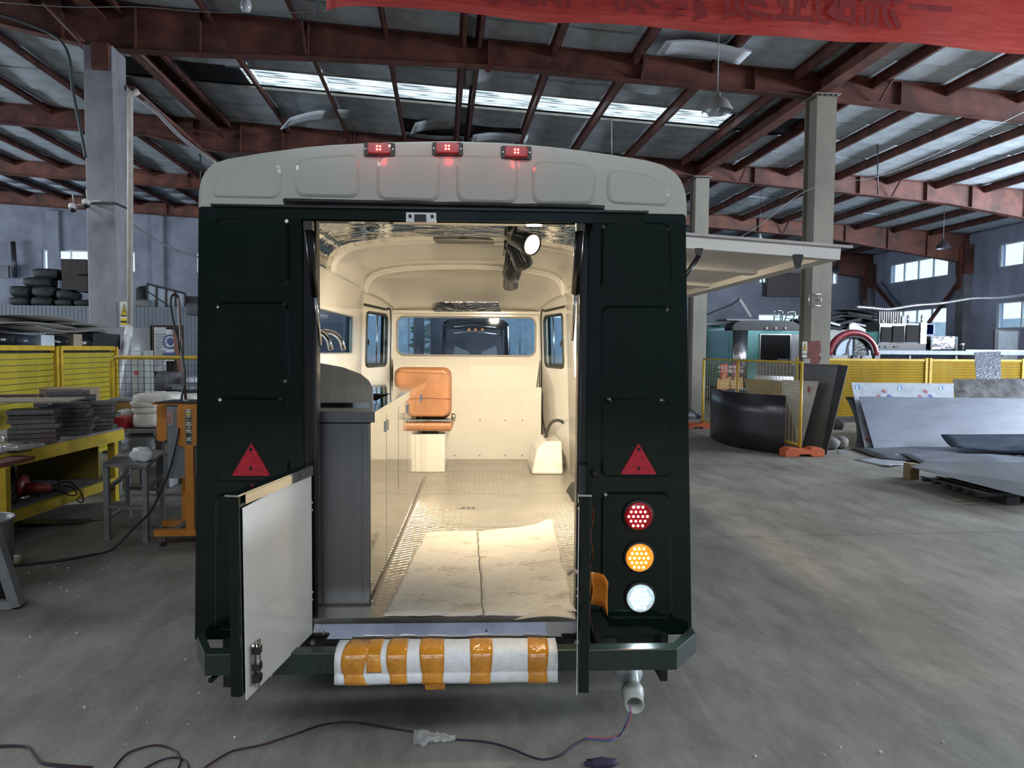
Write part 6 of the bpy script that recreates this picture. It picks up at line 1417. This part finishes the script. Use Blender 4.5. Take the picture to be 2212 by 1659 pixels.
# long ledge bench behind with kitchen equipment
ld_ = 17.0; lz = hb(1950,757,'y',ld_).z; l0, l1 = hb(1845,755,'y',ld_).x, y1+1
lb = thing('long_counter', 'long grey counter ledge running behind the yellow partition', 'counter', ((l0+l1)/2,17.4,0))
MB().span((l0,ld_,lz-.10),(l1,18.0,lz)).build('counter_top', mat('pale_counter', (.19,.215,.24), .4, .2), lb)
for k in range(5): x = l0+.3+k*(l1-l0-.5)/4; MB().span((x-.03,ld_+.1,0),(x+.03,ld_+.16,lz-.1)).build('leg', DGR, lb)
MB().span((hb(1838,745,'y',ld_).x,ld_-.1,0),(hb(1848,745,'y',ld_).x,ld_,hb(1843,751,'y',ld_).z)).build('end_post', DGR, lb)
def Q(x, y, d=0): return hb(x, y, 'y', ld_+.1+d)
ov = thing('kitchen_range', 'stainless range with three dark doors and vent grille on the long counter', 'range', (Q(1950,755).x,17.4,lz))
MB().span((Q(1896,757).x,ld_+.1,lz),(Q(2000,757).x,ld_+.8,Q(1950,742).z)).build('burner_base', BLACKG, ov)
for i, x in enumerate((1905,1917,1936)): q = Q(x,749,-.02); MB().box(q, (.10,.02,.04)).build('control_knob', STEEL, ov)
a, b = Q(1902,742), Q(1999,700); MB().span((a.x,ld_+.15,a.z),(b.x,ld_+.75,b.z)).build('body', STEEL, ov)
for i in range(3):
    x0_, x1_ = (1903,1928,1957)[i], (1926,1954,1988)[i]; p, q = Q(x0_,739,.03), Q(x1_,706+(-2*i),.03); dd = MB().span((p.x,ld_+.12,p.z),(q.x,ld_+.15,min(q.z,b.z-.02))).build('oven_door', mat('shade_and_oven_black', (.008,.008,.008), .9), ov)
MB().span((Q(1988,742).x,ld_+.1,a.z),(Q(2001,742).x,ld_+.14,b.z+.04)).build('wrapped_edge', WRP, ov)
gv = thing('vent_grille', 'upright dark slatted grille standing on the range', 'grille', Q(1924,690))
p, q = Q(1898,705,.2), Q(1948,673,.2)
for k in range(10): x = p.x+(q.x-p.x)*(k+.5)/10; MB().span((x-.025,ld_+.3,p.z),(x+.01,ld_+.33,q.z)).build('slat', mat('brown_steel', (.10,.085,.085), .4, .4), gv)
MB().span((p.x,ld_+.335,p.z),(q.x,ld_+.35,q.z)).build('grille_back', BLK2, gv)
for k, x in enumerate((1911,1938,1966,1996)):
    p, q = Q(x,705), Q(x,(690,687,680,680)[k]); tag(MB().tube([(p.x,ld_+.2,b.z),(p.x,ld_+.2,q.z)], .022).build('steel_leg_tube', STEEL), ['first','second','third','last'][k]+' short steel tube sticking up from the range, counted from the grille side', 'tube')
bx2('dark_board', 1948,683,1966,700, ld_+.45,.05, DGR, 'dark panel behind the steel tubes on the range', 'panel')
bl_ = thing('blue_crate', 'blue open-fronted crate beside the range', 'crate', Q(2025,725)); p, q = Q(2001,724), Q(2038,698)
MB().span((Q(2002,757).x,ld_+.5,lz),(Q(2040,757).x,ld_+.9,p.z)).build('support_box', DGR, bl_)
BLU = mat('blue_paint', (.02,.06,.22), .4)
for c in (((p.x,ld_+.4,p.z),(q.x,ld_+.9,p.z+.03)), ((p.x,ld_+.4,q.z-.03),(q.x,ld_+.9,q.z)), ((p.x,ld_+.4,p.z),(p.x+.05,ld_+.9,q.z)), ((q.x-.05,ld_+.4,p.z),(q.x,ld_+.9,q.z)), ((p.x,ld_+.85,p.z),(q.x,ld_+.9,q.z))): MB().span(*c).build('crate_wall', BLU, bl_)
bs = thing('steel_box_cabinet', 'polished wavy stainless box on legs on the long counter', 'cabinet', Q(2035,755)); p, q = Q(2006,754), Q(2065,727)
MB().span((p.x+.05,ld_+.05,lz+.04),(q.x-.05,ld_+.45,q.z)).build('body', mat('wavy_stainless', (.6,.6,.6), .12, 1, bump=1, bscale=5), bs)
for x in (p.x, q.x-.05): MB().span((x,ld_+.03,lz),(x+.05,ld_+.08,q.z)).build('leg', STEEL, bs)
fx = thing('counter_tap', 'small chrome tap standing on the right part of the long counter', 'tap', Q(2086,755)); p = Q(2086,755)
MB().tube([(p.x,ld_+.2,lz),(p.x,ld_+.2,lz+.14),(p.x-.05,ld_+.2,lz+.16)], .02).build('tap_body', STEEL, fx); MB().blob((p.x-.02,ld_+.2,lz+.17), (.12,.08,.07), 3, .1).build('tap_head', STEEL, fx)
tag(MB().span((Q(2090,752).x,ld_+.15,lz),(Q(2230,752).x,ld_+.22,lz+.035)).build('steel_rail', GRY), 'thin steel rail lying on the counter right of the tap', 'rail')
# grey cupboard by the right window
p, q = hb(2148,755,'y',19.5), hb(2205,712,'y',19.5)
gc = thing('glass_board', 'dark framed grey board leaning under the right-hand window', 'board', ((p.x+q.x)/2,19.5,0))
MB().span((p.x,19.5,0),(q.x,19.56,q.z)).build('frame', DGR, gc); MB().span((p.x+.1,19.49,.3),(q.x-.08,19.5,q.z-.05)).build('grey_panel', mat('grey_glassy', (.22,.25,.27), .2), gc)
# ---- leaning sheets at the right
fs, a, b, c, d = lean('film_covered_board', ((1868,969),(2062,962)), ((1838,827,1.0),(2059,829,1.0)), mat('white_film_board', (.36,.40,.45), .3, coat=.3), 'white film-covered board with blue and red printed marks', 'board', .01)
nz_ = (b-a).cross(d-a).normalized(); nz_ = nz_ if nz_.y < 0 else -nz_; xv = (b-a).normalized(); yv = nz_.cross(xv)
def stamp(s_, t, kind):
    p = a.lerp(b, s_).lerp(d.lerp(c, s_), t)+nz_*.0125
    M = Matrix((xv, yv, nz_)).transposed().to_4x4(); M.translation = p; old = FR[0]; FR[0] = RB @ M
    if kind == 'ring':
        MB().lathe((0,0,0), [(.045,0),(.045,.001),(.036,.001),(.036,0)], 20, caps=False).build('red_ring_mark', RP, fs, fix=False)
        MB().plate([(-.02,-.02),(.02,-.005),(.0,.03)], 0, .001) ; MB().slab([(-.02,-.02,0),(.022,-.01,0),(.005,.028,0),(-.012,.02,0)], (0,0,.001)).build('red_hand_mark', RP, fs)
    elif kind == 'blue':
        MB().slab([(-.10,-.06,0),(-.05,-.06,0),(.04,.06,0),(-.01,.06,0)], (0,0,.001)).build('blue_slash_mark', mat('pale_blue_print', (.35,.48,.65), .6), fs)
        MB().slab([(-.03,-.05,0),(.0,-.05,0),(.04,.05,0),(.01,.05,0)], (0,0,.001)).build('blue_emblem', BP, fs)
    else: text_mesh('print', kind, .09, RP if kind == 'G' else BP, RB @ M @ Matrix.Rotation(R(-60 if kind == 'G' else 20),4,'Z'), fs, .0006, bold=.002)
    FR[0] = old
for s_, t in ((.30,.86),(.71,.86)): stamp(s_, t, 'ring')
for s_, t in ((.06,.93),(.47,.93),(.88,.93)): stamp(s_, t, 'blue')
for s_ in (.24,.65): stamp(s_, .78, 'G'); stamp(s_+.11, .77, '钢')
stamp(.04, .12, 'ring'); stamp(.05,.35,'G')
cv = [hb(x,y,'z',0) for x,y in ((1846,966),)][0]
def curvb(i, j):
    p, q = hb(1826,858,'y',cv.y+.9), hb(1848,966,'z',0); return (p.x+(q.x-p.x)*(i**2.2)+.32*j, p.y+(q.y-p.y)*i-.05*j, p.z*(1-i)+.004*i)
tag(MB().sheet(curvb, 12, 2, .01).build('bowed_dark_sheet', DGR), 'narrow bowed dark sheet at the left of the film-covered board', 'sheet')
gs, a, b, c, d = lean('grey_steel_sheet', ((1888,971),(2262,958)), ((1855,857,.75),(2262,862,.75)), mat('blue_grey_sheet', (.115,.135,.18), .5, .15, nz=1.2, amt=.14, stretch=(1,1,5)), 'largest blue-grey steel sheet leaning in front of the film-covered board', 'sheet', .008)
lean('stained_steel_sheet', ((2075,958),(2240,955)), ((2058,820,1.1),(2240,818,1.1)), mat('stained_dark_steel', (.075,.075,.08), .6, .3, nz=5, amt=.6), 'dark stained steel sheet behind the blue-grey one', 'sheet')
ck, a, b, c, d = lean('checker_plate_offcut', ((2118,950),(2165,950)), ((2104,762,1.6),(2161,760,1.6)), mat('checker_metal', (.30,.33,.38), .35, .8, bump=.9, bscale=28), 'upright strip of chequered metal plate leaning on the yellow partition', 'plate')
tr_ = MB()
for i in range(9):
    for j in range(22):
        s_, t = (i+.5)/9, .62+(j+.5)/22*.38; p = a.lerp(b,s_).lerp(d.lerp(c,s_),t); n = (b-a).cross(d-a).normalized(); n = n if n.y < 0 else -n
        sg_ = 1 if (i+j)%2 else -1; v = ((b-a).normalized()*sg_+(d-a).normalized()).normalized()*.022; tr_.bar(p-v+n*.004, p+v+n*.004, .008, .005, n)
tr_.build('raised_tread', MATS['checker_metal'], ck)['kind'] = 'stuff'
# ---- sheets lying on the floor
def flat(name, px, z, m, lab, cat='sheet', bow=0, th=.006):
    q = [hb(x,y,'z',z) for x,y in px]
    def fn(i, j): p = q[0].lerp(q[1], i).lerp(q[3].lerp(q[2], i), j); return (p.x,p.y,z+bow*noise.noise(Vector((p.x*1.5,p.y*1.5,z*9)))**2*3)
    return tag(MB().sheet(fn, 12, 8, th).build(name, m), lab, cat)
FSH = mat('floor_sheet_steel', (.13,.145,.17), .4, .3, nz=2, amt=.2)
flat('floor_sheet', ((1922,1010),(1962,1003),(1938,987),(1846,993)), .004, mat('film_floor_sheet', (.33,.36,.40), .4, nz=3), 'thin pale scrap sheet nearest the open floor', bow=.03)
flat('floor_sheet', ((1905,992),(2260,1010),(2260,965),(1835,967)), .02, FSH, 'lowest dark sheet of the pile on the floor', bow=.03)
flat('floor_sheet', ((1995,1003),(2270,1018),(2270,985),(1945,980)), .05, mat('streaked_sheet', (.19,.215,.26), .4, .3, nz=3, amt=.2), 'streaked pale sheet in the middle of the floor pile', bow=.03)
flat('dark_blue_sheet', ((2066,968),(2260,985),(2260,953),(2075,960)), .09, mat('dark_blue_steel', (.05,.075,.11), .35, .5), 'dark blue sheet curling up at the foot of the leaning sheets', bow=.05)
q = [hb(2066,968,'z',.09), hb(2240,958,'z',.09)]
tag(MB().sheet(lambda i, j: (q[0].x+(q[1].x-q[0].x)*i+.06*j, q[0].y+.1+.35*j, .09+.16*j**1.6), 8, 5, .005).build('curled_blue_sheet', MATS['dark_blue_steel']), 'upturned dark blue sheet edge in front of the blue-grey sheet', 'sheet')
zq = .20
Fq = [hb(1965,1009,'z',zq), hb(2230,1078,'z',zq*.75), hb(2290,1055,'z',zq), hb(2290,1000,'z',zq), hb(2000,998,'z',zq)]
tag(MB().slab(Fq, (0,0,.005)).build('front_steel_sheet', mat('smooth_grey_sheet', (.17,.18,.19), .4, .5, nz=2, amt=.12)), 'smooth grey steel sheet raised on timber at the right front', 'sheet')
a, b = hb(1966,1036,'z',0), hb(1986,1036,'z',0)
tag(MB().span((a.x,a.y,0),(b.x,a.y+.14,zq-.003)).build('timber_block', mat('raw_timber', (.24,.17,.09), .75, stretch=(1,6,1))), 'raw timber block under the corner of the smooth grey sheet', 'timber')
pl = thing('black_pallet', 'black plastic grid pallet beneath the smooth grey sheet', 'pallet', hb(2190,1085,'z',0)); a = hb(2165,1092,'z',0)
for k in range(3): MB().span((a.x+.05+k*.45,a.y,0),(a.x+.2+k*.45,a.y+.9,.09)).build('foot', BLK2, pl)
for k in range(6): MB().span((a.x-.25,a.y+.02+k*.17,.09),(a.x+1.2,a.y+.08+k*.17,.125)).build('deck_slat', BLK2, pl)
for k in range(7): MB().span((a.x-.22+k*.2,a.y,.125),(a.x-.18+k*.2,a.y+1.0,.135)).build('cross_rib', BLK2, pl)
RUB2 = mat('rubble_grey', (.20,.19,.175), .9, bump=.5, bscale=12)
for i, (x0,y0,x1,y1,l) in enumerate(((1786,950,1815,972,'flat rubble sack behind the grey plates, left one'),(1808,950,1834,970,'small rubble sack, right one of the three'),(1800,934,1822,952,'rubble lump on top of the two sacks'))):
    c = hb((x0+x1)/2, y1, 'z', 0); a, b = hb(x0,y1,'y',c.y), hb(x1,y0,'y',c.y); z0 = .0 if i < 2 else .19
    tag(MB().blob((c.x,c.y+.1,z0+.1), (b.x-a.x,.3,.2), i+80, .15, 3, 16, .7).build('rubble_sack', RUB2), l, 'sack')
c = hb(1820,979,'z',0); tag(MB().box((c.x,c.y,.02), (.17,.03,.03), R(5)).build('steel_offcut', GRY), 'short square steel offcut lying on the floor near the sacks', 'offcut')
a = hb(1500,905,'z',0); hl = thing('clutter_trolley', 'metal trolley parts with a chain behind the trailer corner', 'trolley', a)
MB().box((a.x-.1,a.y+.1,.1), (.5,.3,.06)).build('deck', GRY, hl); MB().tube([(a.x-.3,a.y,.35),(a.x+.15,a.y-.1,.06)], .02).build('handle', DGR, hl)
for k in range(2): MB().lathe((a.x-.2+.3*k,a.y-.03,.05), [(.05,0),(.05,.03)], 14, 'y').build('wheel', BLK2, hl)
# black trailer seen through the windscreen
bd = 19.0; p, q = hb(951,750,'y',bd), hb(1105,696,'y',bd)
bt = thing('black_trailer', 'black rounded trailer with amber lamps seen through the windscreen', 'trailer', ((p.x+q.x)/2, bd+1.5, 0))
pf = rpoly([(p.x,.4),(q.x,.4),(q.x-.06,q.z-.05),(q.x-.2,q.z+.06),(p.x+.2,q.z+.06),(p.x+.06,q.z-.05)], .25, 6)
BKT = mat('black_trailer_gloss', (.012,.014,.02), .12, coat=.4)
MB().slab([(x,bd,z) for x, z in pf], (0,3,0)).build('body', BKT, bt, bevel=.05)
AMB = mat('amber_small_lens', (.7,.25,.05), .3, emit=(1,.35,.08), estr=.5)
for px in (1013,1027,1042): w_ = hb(px,712,'y',bd-.01); MB().lathe(w_, [(.035,0),(.035,-.03),(.0001,-.04)], 14, 'y').build('amber_light', AMB, bt)
for y_ in (702,716): MB().tube([hb(980,y_+4,'y',bd-.02), hb(1020,y_,'y',bd-.02), hb(1075,y_+6,'y',bd-.02)], .02).build('chrome_trim', STEEL, bt)
g = hb(1027,745,'y',bd)
for s_ in (-1,1): MB().plate([(g.x+s_*.55,g.z-.02),(g.x+s_*.15,g.z-.2),(g.x+s_*.2,g.z-.35),(g.x+s_*.6,g.z-.35)][::-s_], bd-.01, bd-.03).build('wing_panel', GRY, bt)
for x in (p.x+.2, q.x-.4): MB().lathe((x,bd+1.5,.3), [(.3,0),(.3,.2)], 24, 'x').build('wheel', MATS['tyre_rubber'], bt)
